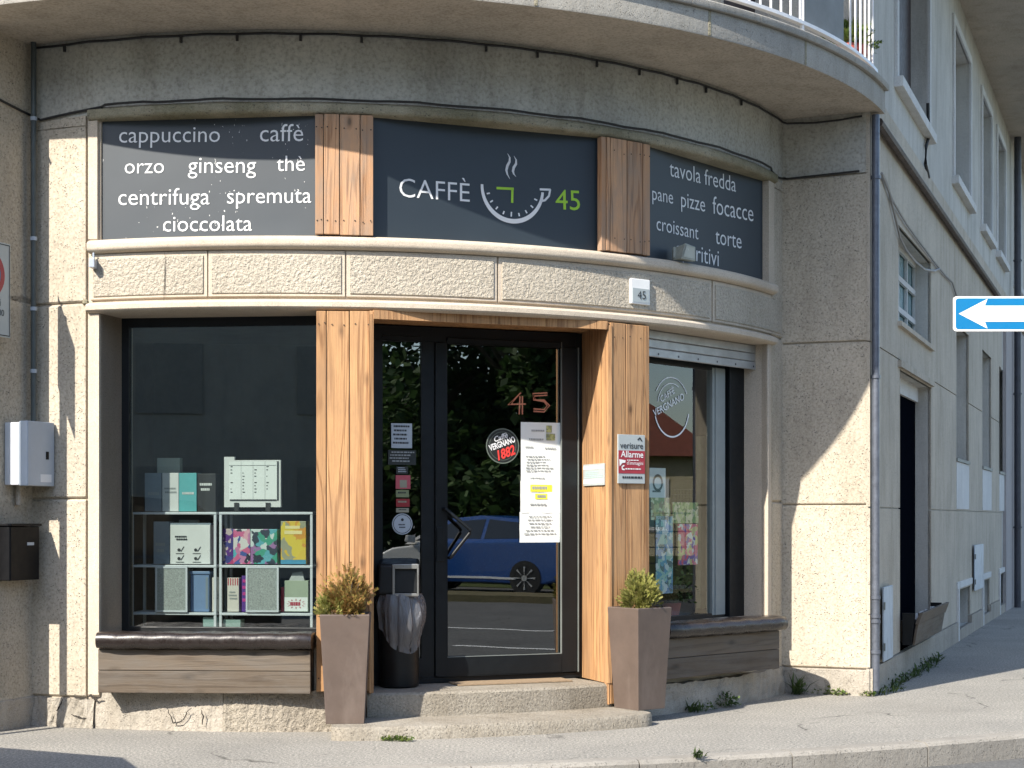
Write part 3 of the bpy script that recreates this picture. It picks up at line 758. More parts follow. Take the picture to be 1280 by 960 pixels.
m_ = MB(); m_.pbox(pl_dface, -.02, pl_dface.L+.02, 2.613, 2.638, -DD-.05, -.012); m_.pbox(pl_dface, .0, pl_dface.L-.005, 2.585, 2.640, -.012, .006)
obj('timber_lintel', m_, M['wood'], B)
# steps
prof = [(3.3, .0), (3.972, .0), (3.980, .10), (3.975, .222), (3.962, .236), (3.3, .240)]
m_ = MB(); m_.arc(phi(459, 3.97), phi(764, 3.97), prof, 1.0)
obj('door_step', m_, M['granite'], B, smooth=True)
m_ = MB(); q0, q1 = phi(414, 4.38), phi(822, 4.42)
k = 46
path = []
for i in range(k):
    x = i/(k-1); ph = q0+(q1-q0)*x; e = min(x, 1-x)*k
    rr = 4.415-.05*max(0, 1-e/2.2)**2
    path.append(lambda a, z, ph=ph, rr=rr: pol(a if a < 4.2 else a-4.415+rr, ph, z))
m_.sweep(path, [(3.6, -.03), (4.415, -.03), (4.412, .062), (4.40, .080), (4.36, .084), (3.6, .084)])
obj('door_step', m_, M['granite'], B, smooth=True)
# door set
M['blacksoft'] = M['blackframe']
ds = obj('entrance_door', built(lambda m_: (
    m_.pbox(pl_door, 0, .10, ZSILL, ZDT, -.08, 0), m_.pbox(pl_door, LD-.045, LD, ZSILL, ZDT, -.08, 0),
    m_.pbox(pl_door, .10, LD-.045, ZDT-.10, ZDT, -.08, 0), m_.pbox(pl_door, .10, LD-.045, .241, ZSILL+.035, -.08, .004))) , M['blackframe'], B, bevel=.003)
uS0, uS1 = pl_door.u(478), pl_door.u(527)            # sidelight glass
uG0, uG1 = pl_door.u(558), pl_door.u(701)            # leaf glass
zg0 = pl_door.on(620, 819.5)[1]; zg1 = pl_door.on(600, 424)[1]
m_ = MB()
m_.pbox(pl_door, .10, uS0, ZSILL+.035, ZDT-.10, -.07, .006); m_.pbox(pl_door, uS1, uG0-.085, ZSILL+.035, ZDT-.10, -.07, .006)
m_.pbox(pl_door, uS0, uS1, ZSILL+.035, zg0, -.07, .006); m_.pbox(pl_door, uS0, uS1, zg1, ZDT-.10, -.07, .006)
obj('sidelight_frame', m_, M['blackframe'], ds, bevel=.003)
lf = obj('door_leaf', built(lambda m_: (
    m_.pbox(pl_door, uG0-.082, uG0, ZSILL+.04, ZDT-.105, -.06, .02), m_.pbox(pl_door, uG1, uG1+.115, ZSILL+.04, ZDT-.105, -.06, .02),
    m_.pbox(pl_door, uG0, uG1, ZSILL+.04, zg0, -.06, .02), m_.pbox(pl_door, uG0, uG1, zg1, ZDT-.105, -.06, .02))) , M['blackframe'], ds, bevel=.004)
m_ = MB(); m_.pbox(pl_door, uG1-.004, uG1, zg0, zg1, .0, .022); m_.pbox(pl_door, uG0, uG1, zg0, zg0+.004, .0, .022); m_.pbox(pl_door, uG1+.118, uG1+.124, ZSILL+.04, ZDT-.1, -.04, .026); m_.pbox(pl_door, uG1+.16, uG1+.166, ZSILL+.04, ZDT-.1, -.04, .012)
obj('glazing_bead', m_, M['greyframe'], ds)
m_ = MB(); m_.quad(pl_door, uG0-.005, uG1+.005, zg0-.005, zg1+.005, -.012); obj('pane', m_, M['glassdoor'], lf, smooth='flatkeep')
m_ = MB(); aS = math.tan(R_(5.0)); Ls = uS1-uS0+.01
m_.face([pl_door.w(uS0-.005, zg0-.005, -.040), pl_door.w(uS1+.005, zg0-.005, -.040+Ls*aS), pl_door.w(uS1+.005, zg1+.005, -.040+Ls*aS), pl_door.w(uS0-.005, zg1+.005, -.040)])
obj('pane', m_, M['glassdoor'], ds, smooth='flatkeep')
m_ = MB()                                            # bent pull handle
h = [pl_door.on(553, 636), pl_door.on(583, 663), pl_door.on(560, 697)]
pts = [pl_door.w(h[0][0], h[0][1], .022), pl_door.w(h[0][0]+.004, h[0][1], .05), pl_door.w(h[1][0]-.01, h[1][1]+.012, .085), pl_door.w(h[1][0], h[1][1], .09), pl_door.w(h[1][0]-.006, h[1][1]-.016, .085), pl_door.w(h[2][0], h[2][1], .05), pl_door.w(h[2][0], h[2][1], .022)]
m_.tube(pts, .0125, 10); obj('handle', m_, M['bingrey'] if False else M['blackframe'], lf, smooth=True)
m_ = MB(); ku, kz = pl_door.on(549, 700); m_.pbox(pl_door, ku-.025, ku+.025, kz-.01, kz+.22, .02, .032); obj('lock_plate', m_, M['blackframe'], lf, bevel=.004)

# ------------------------------------------------------------------ left window
wa, wb = wallpt(125), wallpt(397); pl_wl = Plane(wa, wb); pl_wl = pl_wl.shifted(-.273)
u0, u1 = pl_wl.u(143), pl_wl.L+.12; z0, z1 = .60, 2.66
g0, g1 = pl_wl.u(161), u1-.05; gz1 = pl_wl.on(250, 408)[1]
lw = obj('shop_window', built(lambda m_: (m_.pbox(pl_wl, u0-.06, g0, z0, z1, -.06, 0), m_.pbox(pl_wl, g1, u1+.1, z0, z1, -.06, 0), m_.pbox(pl_wl, g0, g1, gz1, z1, -.06, 0), m_.pbox(pl_wl, g0, g1, z0-.03, z0+.03, -.06, 0))) , M['blackframe'], B, bevel=.003)
m_ = MB(); m_.pbox(pl_wl, u0+.032, u0+.038, z0, z1, 0, .004); obj('frame_bead', m_, M['greyframe'], lw)
m_ = MB(); m_.quad(pl_wl, g0-.004, g1+.004, z0, gz1+.004, -.02); obj('pane', m_, M['glassdark'], lw, smooth='flatkeep')
m_ = MB(); m_.hexa([(*wallpt(118, RW-.02), .54), (*wallpt(400, RW-.02), .54), (*(wallpt(400, RW-.02)+Vector((0,.5))), .54), (*(wallpt(118, RW-.02)+Vector((0,.5))), .54),
                    (*wallpt(118, RW-.02), .598), (*wallpt(400, RW-.02), .598), (*(wallpt(400, RW-.02)+Vector((0,.5))), .598), (*(wallpt(118, RW-.02)+Vector((0,.5))), .598)])
obj('window_sill', m_, M['smooth'], B)
# left reveal is the jamb's own depth; soffit comes from the lintel moulding
# ------------------------------------------------------------------ right window with roller shutter
ra, rb = wallpt(806), wallpt(962); pl_wr = Plane(ra, rb).shifted(-.22)
g0, g1 = pl_wr.u(800), pl_wr.u(890); uE = pl_wr.u(932); gz0 = .62
rw = obj('shop_window', built(lambda m_: (m_.pbox(pl_wr, pl_wr.u(908), uE+.12, .6, 2.66, -.07, .03), m_.pbox(pl_wr, g0-.1, pl_wr.u(906), 2.43, 2.66, -.06, 0), m_.pbox(pl_wr, g0-.1, pl_wr.u(906), .58, gz0+.015, -.06, 0))) , M['blackframe'], B, bevel=.003)
m_ = MB(); m_.pbox(pl_wr, pl_wr.u(890), pl_wr.u(906), gz0, 2.45, -.05, .004); m_.pbox(pl_wr, pl_wr.u(893), pl_wr.u(895), gz0, 2.45, .004, .012); obj('mullion', m_, M.setdefault('palegrey', paint('pale grey aluminium', (.27,.30,.295), .45, .1)), rw, bevel=.003)
m_ = MB(); m_.quad(pl_wr, g0, g1+.003, gz0, 2.45, -.02); obj('pane', m_, M['glassright'], rw, smooth='flatkeep')
pl_sh = Plane(ra, rb).shifted(-.10); m_ = MB()
for k in range(3): m_.pbox(pl_sh, 0, pl_sh.L-.03, 2.452+k*.062, 2.452+k*.062+.060, -.02, -.002*(k % 2))
shb = obj('roller_shutter', m_, M['shutter'], rw, bevel=.006)
m_ = MB()
for k in range(7): m_.disc(pl_sh, .05+k*(pl_sh.L-.12)/6, 2.475, .008, .003, 8)
obj('rivet', m_, M['ink'], shb)
m_ = MB(); m_.arc(A(935), A(962), [(RW-.26, .56), (RW-.02, .56), (RW-.02, .598), (RW-.26, .598)]); m_.hexa([(*wallpt(800, RW-.05), .54), (*wallpt(955, RW-.05), .54), (*(wallpt(955, RW-.05)+Vector((-.3,.4))), .54), (*(wallpt(800, RW-.05)+Vector((-.3,.4))), .54), (*wallpt(800, RW-.05), .597), (*wallpt(955, RW-.05), .597), (*(wallpt(955, RW-.05)+Vector((-.3,.4))), .597), (*(wallpt(800, RW-.05)+Vector((-.3,.4))), .597)])
obj('window_sill', m_, M['smooth'], B)
f1, f2 = wallpt(960, RW+.004), wallpt(964.5, RW+.004); bk = pl_wr.w(pl_wr.u(933), 0, -.06).xy; bk2 = wallpt(964.5, RW-.4)
m_ = MB(); m_.hexa([(*f1, .60), (*f2, .60), (*bk2, .60), (*bk, .60), (*f1, 2.70), (*f2, 2.70), (*bk2, 2.70), (*bk, 2.70)])
obj('jamb', m_, M['smooth'], B, bevel=.012, seg=3, smooth=True)
# ------------------------------------------------------------------ dark interior
m_ = MB()
# room outline well behind the glass
out = [wallpt(100, RW-.75)+Vector((-.3,.1)), Vector((-3.6, 11.6)), Vector((-3.4, 15.2)), Vector((1.8, 15.9)), Vector((2.6, 13.3)), wallpt(968, RW-.30)]
for i in range(len(out)-1):
    a, b = out[i], out[i+1]; m_.face([(*a, .2), (*b, .2), (*b, 3.0), (*a, 3.0)])
m_.face([(*p, 3.0) for p in [wallpt(100, RW-.2), wallpt(300, RW-.2), wallpt(500, RW-.2), wallpt(700, RW-.2), wallpt(860, RW-.2), wallpt(968, RW-.2), out[4], out[3], out[2], out[1]]])
ir = obj('interior_wall', m_, M['interior'], B, smooth='flatkeep')
m_ = MB(); m_.face([(-4,10.3,.236), (3,10.3,.236), (3,16.5,.236), (-4,16.5,.236)]) if False else m_.face([(*p, .236) for p in [wallpt(110, RW-.3), wallpt(500, RW-.3), wallpt(960, RW-.3), out[4], out[3], out[2], out[1]]])
obj('interior_floor', m_, M['interiorfloor'], B, smooth='flatkeep')

# ================================================================== SIGN BOARDS
m_ = MB(); m_.arc(A(112), A(968), [(RW-.32, 3.02), (RW-.28, 3.02), (RW-.28, 3.95), (RW-.32, 3.95)]); obj('sign_backing', m_, M['interior'], B)  # wall segment added behind the boards to stop skylight leaking through
def pxr(pl, px0, px1, y0, y1):
    a = pl.on(px0, (y0+y1)/2)[0]; b = pl.on(px1, (y0+y1)/2)[0]
    return a, b, pl.on((px0+px1)/2, y1)[1], pl.on((px0+px1)/2, y0)[1]
RS = 3.93
pl_s1 = Plane(wallpt(126, RS), wallpt(396, RS)); pl_s2 = Plane(wallpt(464, RS), wallpt(755, RS)); pl_s3 = Plane(wallpt(809, RS), wallpt(960, RS))
def board(name, label, pl, px0, px1):
    a, b = pl.u(px0), pl.u(px1); c = pl.w((a+b)/2, 3.09)
    t = thing(name, label, 'sign', c)
    m_ = MB(); m_.pbox(pl, a, b, 3.085, 3.885, -.012, 0); obj('board', m_, M['signface'], t)
    return t
s1 = board('menu_sign', 'dark sign board with white drinks list, cappuccino at the top, half in sunlight', pl_s1, 128, 398)
s2 = board('shop_sign', 'dark sign board with white coffee cup drawn as a clock and CAFFÈ 45', pl_s2, 462, 757)
s3 = board('menu_sign', 'dark sign board with white food list, tavola fredda at the top, behind the floodlight', pl_s3, 808, 958)
m_ = MB()
for s, a, y, b, y1 in (('cappuccino',149,178.5,275,177.5), ('caffè',325,177,379,176.5), ('orzo',156,217,205,216.5), ('ginseng',235,216.5,320,216), ('thè',346,214,381,213.5),
                      ('centrifuga',148,256.5,262,255.5), ('spremuta',284,254.5,389,253.5), ('cioccolata',204,289.5,315,288.5)):
    m_ = MB(); px_text(m_, s, pl_s1, a, y, b, y1=y1, off=.003, bold=-.004); obj('lettering', m_, M['white'], s1)
m_ = MB()
px_text(m_, 'CAFFÈ', pl_s2, 499, 246, 587, y1=252.5, bold=-.006); obj('lettering', m_, M['white'], s2); m_ = MB()
for cpx, cy, rpx, ri in ((640.5, 235.5, 39.5, 36.2),):
    u, z = pl_s2.on(cpx, cy); r = (pl_s2.on(cpx+rpx, cy)[0]-pl_s2.on(cpx-rpx, cy)[0])/2
    n = 40
    for i in range(n):
        a, b = math.pi+math.pi*i/n, math.pi+math.pi*(i+1)/n
        th = lambda x: r*(.92-.05*math.sin(x-math.pi))
        ang0 = math.atan2(-4, 78)
        pt = lambda rr, x: pl_s2.w(u+rr*math.cos(x+ang0), z+rr*1.04*math.sin(x+ang0), .003)
        m_.face([pt(th(a), a), pt(r, a), pt(r, b), pt(th(b), b)])
    for i in range(1, 10):                            # minute ticks
        x = math.pi+math.pi*i/10+ang0; ca, sa = math.cos(x), math.sin(x); l0, l1 = r*(.74 if i != 5 else .70), r*.84; hw = r*.022
        if i == 0: continue
        m_.face([pl_s2.w(u+l0*ca-hw*sa, z+l0*sa+hw*ca, .003), pl_s2.w(u+l0*ca+hw*sa, z+l0*sa-hw*ca, .003), pl_s2.w(u+l1*ca+hw*sa, z+l1*sa-hw*ca, .003), pl_s2.w(u+l1*ca-hw*sa, z+l1*sa+hw*ca, .003)])
def stroke(m_, pl, pts, wd, off=.003, taper=False):
    q = [Vector(pl.on(*p)) for p in pts]
    for i in range(len(q)-1):
        d = (q[i+1]-q[i]).normalized(); nn = Vector((-d.y, d.x))
        w0 = wd*(math.sin(math.pi*(i+.15)/(len(q)-.7)) if taper else 1); w1 = wd*(math.sin(math.pi*(i+1.15)/(len(q)-.7)) if taper else 1)
        a, b = q[i]-d*wd*.2, q[i+1]+d*wd*.2
        m_.face([pl.w(*(a-nn*w0/2), off), pl.w(*(b-nn*w1/2), off), pl.w(*(b+nn*w1/2), off), pl.w(*(a+nn*w0/2), off)])
stroke(m_, pl_s2, [(675,236.8),(687.5,237.2),(686,245),(681,250.5),(675.5,251.5)], .014)
stroke(m_, pl_s2, [(634.5,192.5),(637,197),(636.8,202),(634,207.5),(632.8,213),(634,218),(637,223.5)], .018, taper=True)
stroke(m_, pl_s2, [(642.5,195.5),(645,200),(644.8,205),(642,209.5),(641,214),(642,217.5),(644.5,220.5)], .018, taper=True)
obj('cup_emblem', m_, M['white'], s2)
m_ = MB(); px_text(m_, '45', pl_s2, 694.5, 261.5, 725, y1=263)
obj('lettering', m_, M['lime'], s2); m_ = MB(); stroke(m_, pl_s2, [(621,235.2),(641.5,236.2)], .016); stroke(m_, pl_s2, [(640.3,236.2),(640,253)], .016)
obj('clock_hands', m_, M['lime'], s2)
m_ = MB()
for s, a, y, b, y1 in (('tavola fredda',836.7,220,919.5,240), ('pane',815,249.5,841,255), ('pizze',851,258.3,881,264.8), ('focacce',890.6,267,941.4,277),
                      ('croissant',820.3,287.5,872.6,299.5), ('torte',894,304.5,926.5,311), ('aperitivi',845,320.5,898,333)):
    m_ = MB(); px_text(m_, s, pl_s3, a, y, b, y1=y1, bold=-.004); obj('lettering', m_, M['white'], s3)

q = wallpt(117, RW+.03); m_ = MB(); m_.box(q.x-.018, q.x+.018, q.y-.05, q.y+.02, 2.92, 2.975); m_.tube([(q.x,q.y,2.975),(q.x,q.y,3.02)], .008, 6)
tag(obj('wall_bracket', m_, M['boxgrey'], bevel=.004), 'small pale stub bracket on the belt under the drinks sign', 'bracket')
q = wallpt(107, RW+.012); m_ = MB(); m_.lathe((q.x, q.y, 2.69), [(.012,0),(.022,.012),(.02,.03),(.008,.038)], 8)
tag(obj('iron_stub', m_, M['stone'], smooth=True), 'tiny crumbling stub at the groove beside the display window', 'stub')
# floodlight standing on the cornice
pf = wallpt(856, RW+.02); fa = R_(24)
fl = thing('floodlight', 'small grey floodlight on the ledge in front of the food list sign', 'lamp', (pf.x, pf.y, 3.10))
pl_f = Plane(pf+Vector((-.075,-.075)), pf+Vector((.075,.035)))
m_ = MB(); m_.hexa([pl_f.w(0,3.108,.06), pl_f.w(.165,3.108,.03), pl_f.w(.15,3.112,-.05), pl_f.w(.02,3.112,-.05), pl_f.w(.03,3.215,.075), pl_f.w(.15,3.205,.045), pl_f.w(.14,3.195,-.04), pl_f.w(.03,3.20,-.04)])
for k in range(4): m_.box(pf.x-.085, pf.x-.065, pf.y-.05+k*.022, pf.y-.04+k*.022, 3.125, 3.20)
obj('casing', m_, M['flood'], fl, bevel=.008)
m_ = MB(); m_.face([pl_f.w(.018,3.122,.0635), pl_f.w(.148,3.122,.036), pl_f.w(.137,3.192,.0468), pl_f.w(.04,3.20,.074)]); obj('lens', m_, M['lens'], fl, smooth='flatkeep')
# house number plate
pn = Plane(wallpt(785, RW+.012), wallpt(813, RW+.012)); a, b, z0, z1 = pxr(pn, 787.5, 811, 349, 380.5)
hn = thing('house_number', 'small white house number plate reading 45 on the rough belt above the door', 'number plate', pn.w((a+b)/2, z0))
m_ = MB(); m_.pbox(pn, a, b, z0, z1, -.01, .012); obj('plate', m_, M['signwhite'], hn, bevel=.004)
m_ = MB(); m_.pbox(pn, a+.012, b-.010, z0+.012, z0+(z1-z0)*.62, .0, .0145); obj('number_panel', m_, M['noticegrey'], hn)
m_ = MB(); px_text(m_, '45', pn, 795.2, 374, 805.5, y1=374.6, off=.017); obj('lettering', m_, M['ink'], hn)
# alarm notice on the timber pier beside the door
a, b, z0, z1 = pxr(plc2, 771, 804.5, 543.5, 604.5)
vs = thing('alarm_notice', 'grey and red alarm notice with verisure lettering on the timber pier beside the door', 'notice', plc2.w((a+b)/2, z0))
m_ = MB(); m_.pbox(plc2, a, b, z0, z1, .004, .014); obj('panel', m_, M['noticegrey'], vs, bevel=.002)
m_ = MB(); zr0, zr1 = plc2.on(788, 592)[1], plc2.on(788, 563.5)[1]; m_.quad(plc2, a+.001, b-.001, zr0, zr1, .0155); obj('red_field', m_, M['signred'], vs, smooth='flatkeep')
m_ = MB(); px_text(m_, 'verisure', plc2, 773.3, 560.3, 802, y1=561.3, off=.016, bold=.01); stroke(m_, plc2, [(795.5,550),(798,547.5),(800.5,551.5)], .010, .016)
bars(m_, plc2, a+.03, b-.02, plc2.on(788, 595.5)[1], 1, .02, .014, .016, 4); obj('lettering', m_, M['ink'], vs)
m_ = MB(); px_text(m_, 'Allarme', plc2, 774, 571.3, 802, y1=572.3, off=.0175, bold=.01); px_text(m_, "d'immagini", plc2, 781.5, 580.8, 801.8, y1=581.4, off=.0175)
bars(m_, plc2, a+.055, b-.008, plc2.on(788, 574.8)[1], 1, .02, .006, .0175, 2); bars(m_, plc2, a+.055, b-.008, plc2.on(788, 585.5)[1], 1, .02, .008, .0175, 3)
m_.face([plc2.w(*plc2.on(x, y), .0175) for x, y in ((772,574),(780,575.5),(779.5,578.5),(776,578.7),(772.5,583))]); stroke(m_, plc2, [(778,582),(775.5,583.5),(776,586.5),(778.5,587)], .01, .0175)
obj('lettering', m_, M['signwhite'], vs)
# small plaque on the door reveal
a, b, z0, z1 = pxr(pr, 757, 731, 580, 607); a, b = min(a, b), max(a, b)
pq = thing('plaque', 'small silvery plaque with pale green lines on the timber door reveal', 'plaque', pr.w((a+b)/2, z0))
m_ = MB(); m_.pbox(pr, a, b, z0, z1, .002, .012); obj('panel', m_, M['noticegrey'], pq, bevel=.002)
m_ = MB(); M['aqua'] = paint('pale aqua print', (.45,.62,.60), .5, .05); bars(m_, pr, a+.02, b-.02, z0+(z1-z0)*.66, 4, .012, .006, .0135, 5); obj('lettering', m_, M['aqua'], pq)
m_ = MB(); m_.quad(pr, a+.01, b-.01, z0+(z1-z0)*.76, z1-.012, .0135); m_.quad(pr, a+.01, b-.01, z0+.015, z0+(z1-z0)*.3, .0135); obj('white_band', m_, M['signwhite'], pq, smooth='flatkeep')

# ================================================================== DOOR DECALS AND PAPERS
OD = -.0085
def sheet(name, label, cat, pl, px0, px1, y0, y1, mtl, off, wob=0.0, seed=1, group=None):
    a, b, z0, z1 = pxr(pl, px0, px1, y0, y1); t = thing(name, label, cat, pl.w((a+b)/2, z0, off), group)
    m_ = MB(); n = 6; rd = random.Random(seed); g = [[m_.vert(pl.w(a+(b-a)*i/n, z0+(z1-z0)*j/n, off+wob*rd.random())) for i in range(n+1)] for j in range(n+1)]
    for j in range(n):
        for i in range(n): m_.idx([g[j][i], g[j][i+1], g[j+1][i+1], g[j+1][i]])
    obj('sheet', m_, mtl, t, smooth='flatkeep'); return t, a, b, z0, z1
t, a, b, z0, z1 = sheet('paper_notice', 'top white paper notice on the door glass, with two small yellow pictures', 'paper notice', pl_door, 651.5, 700.8, 528, 603, M['paper'], OD, .004, 1)
m_ = MB()
for py, x0, x1 in ((538.6, 664, 681), (549.5, 659, 681), (559.5, 657, 670), (560.5, 680, 695)): bars(m_, pl_door, pl_door.u(x0), pl_door.u(x1), pl_door.on(675, py-1.3)[1], 1, .01, .011, OD+.006, int(py))
bars(m_, pl_door, a+.03, b-.05, pl_door.on(675, 570)[1], 6, .0195, .008, OD+.006, 8); bars(m_, pl_door, a+.06, b-.1, pl_door.on(675, 597)[1], 1, .02, .007, OD+.006, 9)
obj('lettering', m_, M['ink'] if False else M['inkgrey'], t)
M['olive'] = collage('olive print', [(.30,.32,.12),(.18,.2,.1),(.45,.46,.2),(.25,.28,.22)], 60)
m_ = MB()
for x0, x1, y0, y1 in ((683, 690, 532, 540.5), (683, 694, 542, 550.5)): q = pxr(pl_door, x0, x1, y0, y1); m_.quad(pl_door, *q, OD+.0065)
obj('picture', m_, M['olive'], t, smooth='flatkeep')
t, a, b, z0, z1 = sheet('paper_notice', 'middle white paper notice on the door glass with yellow marker over two words', 'paper notice', pl_door, 650.8, 700.3, 601.5, 641, M['paper'], OD+.003, .004, 2)
m_ = MB()
for x0, x1, y0, y1 in ((663, 690, 606, 614.5), (669, 684, 617, 624)): q = pxr(pl_door, x0, x1, y0, y1); m_.quad(pl_door, *q, OD+.0085)
obj('marker', m_, M['highlight'], t, smooth='flatkeep')
m_ = MB()
bars(m_, pl_door, pl_door.u(664.5), pl_door.u(689), pl_door.on(676, 608)[1], 1, .02, .02, OD+.010, 21); bars(m_, pl_door, pl_door.u(670), pl_door.u(683), pl_door.on(676, 618.6)[1], 1, .02, .02, OD+.010, 22)
bars(m_, pl_door, pl_door.u(659), pl_door.u(692), pl_door.on(676, 629.5)[1], 1, .02, .012, OD+.010, 23)
obj('lettering', m_, M['inkgrey'], t)
t, a, b, z0, z1 = sheet('paper_notice', 'bottom white paper notice on the door glass with grey printed lines only', 'paper notice', pl_door, 649.8, 700.3, 640, 678, M['paper'], OD+.001, .005, 3)
m_ = MB(); bars(m_, pl_door, a+.03, b-.03, pl_door.on(676, 645)[1], 6, .0235, .008, OD+.0085, 31, 'C'); obj('lettering', m_, M['inkgrey'], t)

# round decal
def ell(pl, cx, cy, rx):
    u, z = pl.on(cx, cy); return u, z, (pl.on(cx+rx, cy)[0]-pl.on(cx-rx, cy)[0])/2
u, z, r = ell(pl_door, 628.8, 557.5, 21)
t = thing('round_sticker', 'round black coffee brand sticker on the door glass with red 1882', 'sticker', pl_door.w(u, z-r, OD))
M['decalblack'] = paint('decal black', (.012,.014,.013), .5, .1); M['decalgreen'] = paint('decal ring', (.13,.16,.13), .5, .1); M['decalred'] = paint('decal red', (.72,.05,.04), .5, .05)
m_ = MB(); m_.disc(pl_door, u, z, r, OD, 36); obj('disc', m_, M['decalblack'], t, smooth='flatkeep')
m_ = MB(); m_.disc(pl_door, u, z, r*.985, OD+.001, 36, r*.93); m_.disc(pl_door, u, z, r*.8, OD+.001, 36, r*.78); obj('ring', m_, M['decalgreen'], t, smooth='flatkeep')
m_ = MB(); tl = R_(20)
def rot(du, dz): return u+du*math.cos(tl)-dz*math.sin(tl), z+du*math.sin(tl)+dz*math.cos(tl)
a = rot(-r*.36, r*.36); put_text(m_, 'Caffè', pl_door, a[0], a[1], a[0]+r*.85, off=OD+.002, ang=tl, bold=.02, shear=.25)
a = rot(-r*.80, -r*.02); put_text(m_, 'VERGNANO', pl_door, a[0], a[1], a[0]+r*1.62, height=r*.33, off=OD+.002, ang=tl, bold=.03)
obj('lettering', m_, M['white'], t)
m_ = MB(); a = rot(-r*.52, -r*.66); put_text(m_, '1882', pl_door, a[0], a[1], a[0]+r*1.15, height=r*.52, off=OD+.002, ang=tl, bold=.03, shear=.3)
obj('lettering', m_, M['decalred'], t)
# glowing 45 hanging inside behind the door
pl_in = pl_door.shifted(-.55)
u0_, z0_ = pl_in.on(634, 515); u1_, _ = pl_in.on(688, 515)
t = thing('light_sign', 'dim reddish neon number 45 hanging inside behind the door glass', 'light sign', pl_in.w(u0_, z0_))
M['neon'] = emit('dim neon', (.80,.30,.22), .30)
m_ = MB()
def poly_tube(pts): m_.tube([pl_in.w(*pl_in.on(x, y)) for x, y in pts], .0055, 6)
for k in range(2):
    poly_tube([(651-k*3,491+k*3),(635+k*4,506-k),(657,505)] ); poly_tube([(650+k*3,495),(649+k*4,518)])
    poly_tube([(684,491+k*3),(666+k*2,492+k*3),(667+k*2,500),(680,500+k*2),(687-k*3,507),(680,515-k*3),(667,514-k*3)])
obj('tube', m_, M['neon'], t, smooth=True)
# sidelight stickers
so_ = -.016
def stk(name, label, px0, px1, y0, y1, mtl, n=0, ink='inkgrey', seed=1):
    q = pxr(pl_door, px0, px1, y0, y1); t = thing(name, label, 'sticker', pl_door.w((q[0]+q[1])/2, q[2], so_))
    m_ = MB(); m_.quad(pl_door, *q, so_)
    obj('film', m_, mtl, t, smooth='flatkeep')
    if n:
        m_ = MB(); hh = (q[3]-q[2])/(n+1); bars(m_, pl_door, q[0]+.01, q[1]-.01, q[3]-hh*.5, n, hh, hh*.45, so_+.001, seed); obj('lettering', m_, M[ink], t)
    return t
M['bluewhite'] = paint('bluish white film', (.42,.47,.52), .5, .08); M['pinkred'] = paint('pink red film', (.50,.09,.12), .5, .1); M['olivefilm'] = paint('olive film', (.22,.25,.13), .5, .1)
M['darkred'] = paint('dark red film', (.30,.02,.025), .5, .1); M['beigefilm'] = paint('beige film', (.30,.29,.22), .5, .1); M['smokefilm'] = paint('smoked film', (.02,.024,.022), .5, .1)
stk('opening_hours', 'bluish white notice at the top of the sticker column on the narrow side pane', 490, 516, 529, 560, M['bluewhite'], 5, 'ink', 41)
stk('window_sticker', 'dark smoked sticker with pale lines under the bluish notice on the side pane', 486, 521, 562.5, 581, M['smokefilm'], 4, 'inkgrey', 42)
stk('window_sticker', 'small dark sticker with pale print between smoked and pink stickers', 496, 511, 583, 592.5, M['smokefilm'], 3, 'bluewhite', 43)
t = stk('window_sticker', 'pinkish red square sticker with a pale inner square on the side pane', 495.5, 514, 594, 611, M['pinkred'], 0)
m_ = MB(); q = pxr(pl_door, 500.5, 509.5, 600, 609.5); m_.quad(pl_door, *q, so_+.001); obj('inner_square', m_, M['beigefilm'], t, smooth='flatkeep')
stk('window_sticker', 'olive green sticker below the pink square sticker', 495.8, 512, 612.5, 621.5, M['olivefilm'], 1, 'ink', 44)
stk('window_sticker', 'dark red narrow sticker below the olive one', 496, 513, 623.5, 633.5, M['darkred'], 1, 'beigefilm', 45)
stk('window_sticker', 'pale beige narrow sticker just above the round one', 496, 512, 635, 640.5, M['beigefilm'], 1, 'ink', 46)
u, z, r = ell(pl_door, 503.8, 655, 12.8)
t = thing('round_sticker', 'round pale blue sticker at the bottom of the sticker column', 'sticker', pl_door.w(u, z-r, so_))
m_ = MB(); m_.disc(pl_door, u, z, r, so_, 30); obj('disc', m_, M['bluewhite'], t, smooth='flatkeep')
m_ = MB(); m_.disc(pl_door, u, z, r*.9, so_+.001, 24, r*.84); m_.disc(pl_door, u, z+r*.4, r*.14, so_+.001, 12); bars(m_, pl_door, u-r*.4, u+r*.4, z, 2, r*.25, r*.12, so_+.001, 3); obj('emblem', m_, M['ink'], t)
# right window decal (white ring and lettering)
oW = -.016
t = thing('window_lettering', 'white ring and coffee lettering stuck on the shuttered window glass', 'sticker', pl_wr.w(pl_wr.u(842), pl_wr.on(842, 548)[1], oW))
M['decalwhite'] = paint('frosted decal', (.86,.88,.88), .6, .1)
m_ = MB(); u, z = pl_wr.on(842, 509); r = (pl_wr.on(842, 471)[1]-pl_wr.on(842, 547)[1])/2
m_.disc(pl_wr, u, z, r, oW, 40, r*.945, R_(-160), R_(-10)); m_.disc(pl_wr, u, z, r, oW, 40, r*.965, R_(30), R_(150)); m_.disc(pl_wr, u, z, r*.8, oW, 30, r*.77, R_(60), R_(170))
px_text(m_, 'CAFFÈ', pl_wr, 829, 503, 846, y1=491, off=oW, bold=.01); px_text(m_, 'VERGNANO', pl_wr, 820, 521, 858, y1=499, off=oW, bold=.01)
obj('lettering', m_, M['decalwhite'], t)

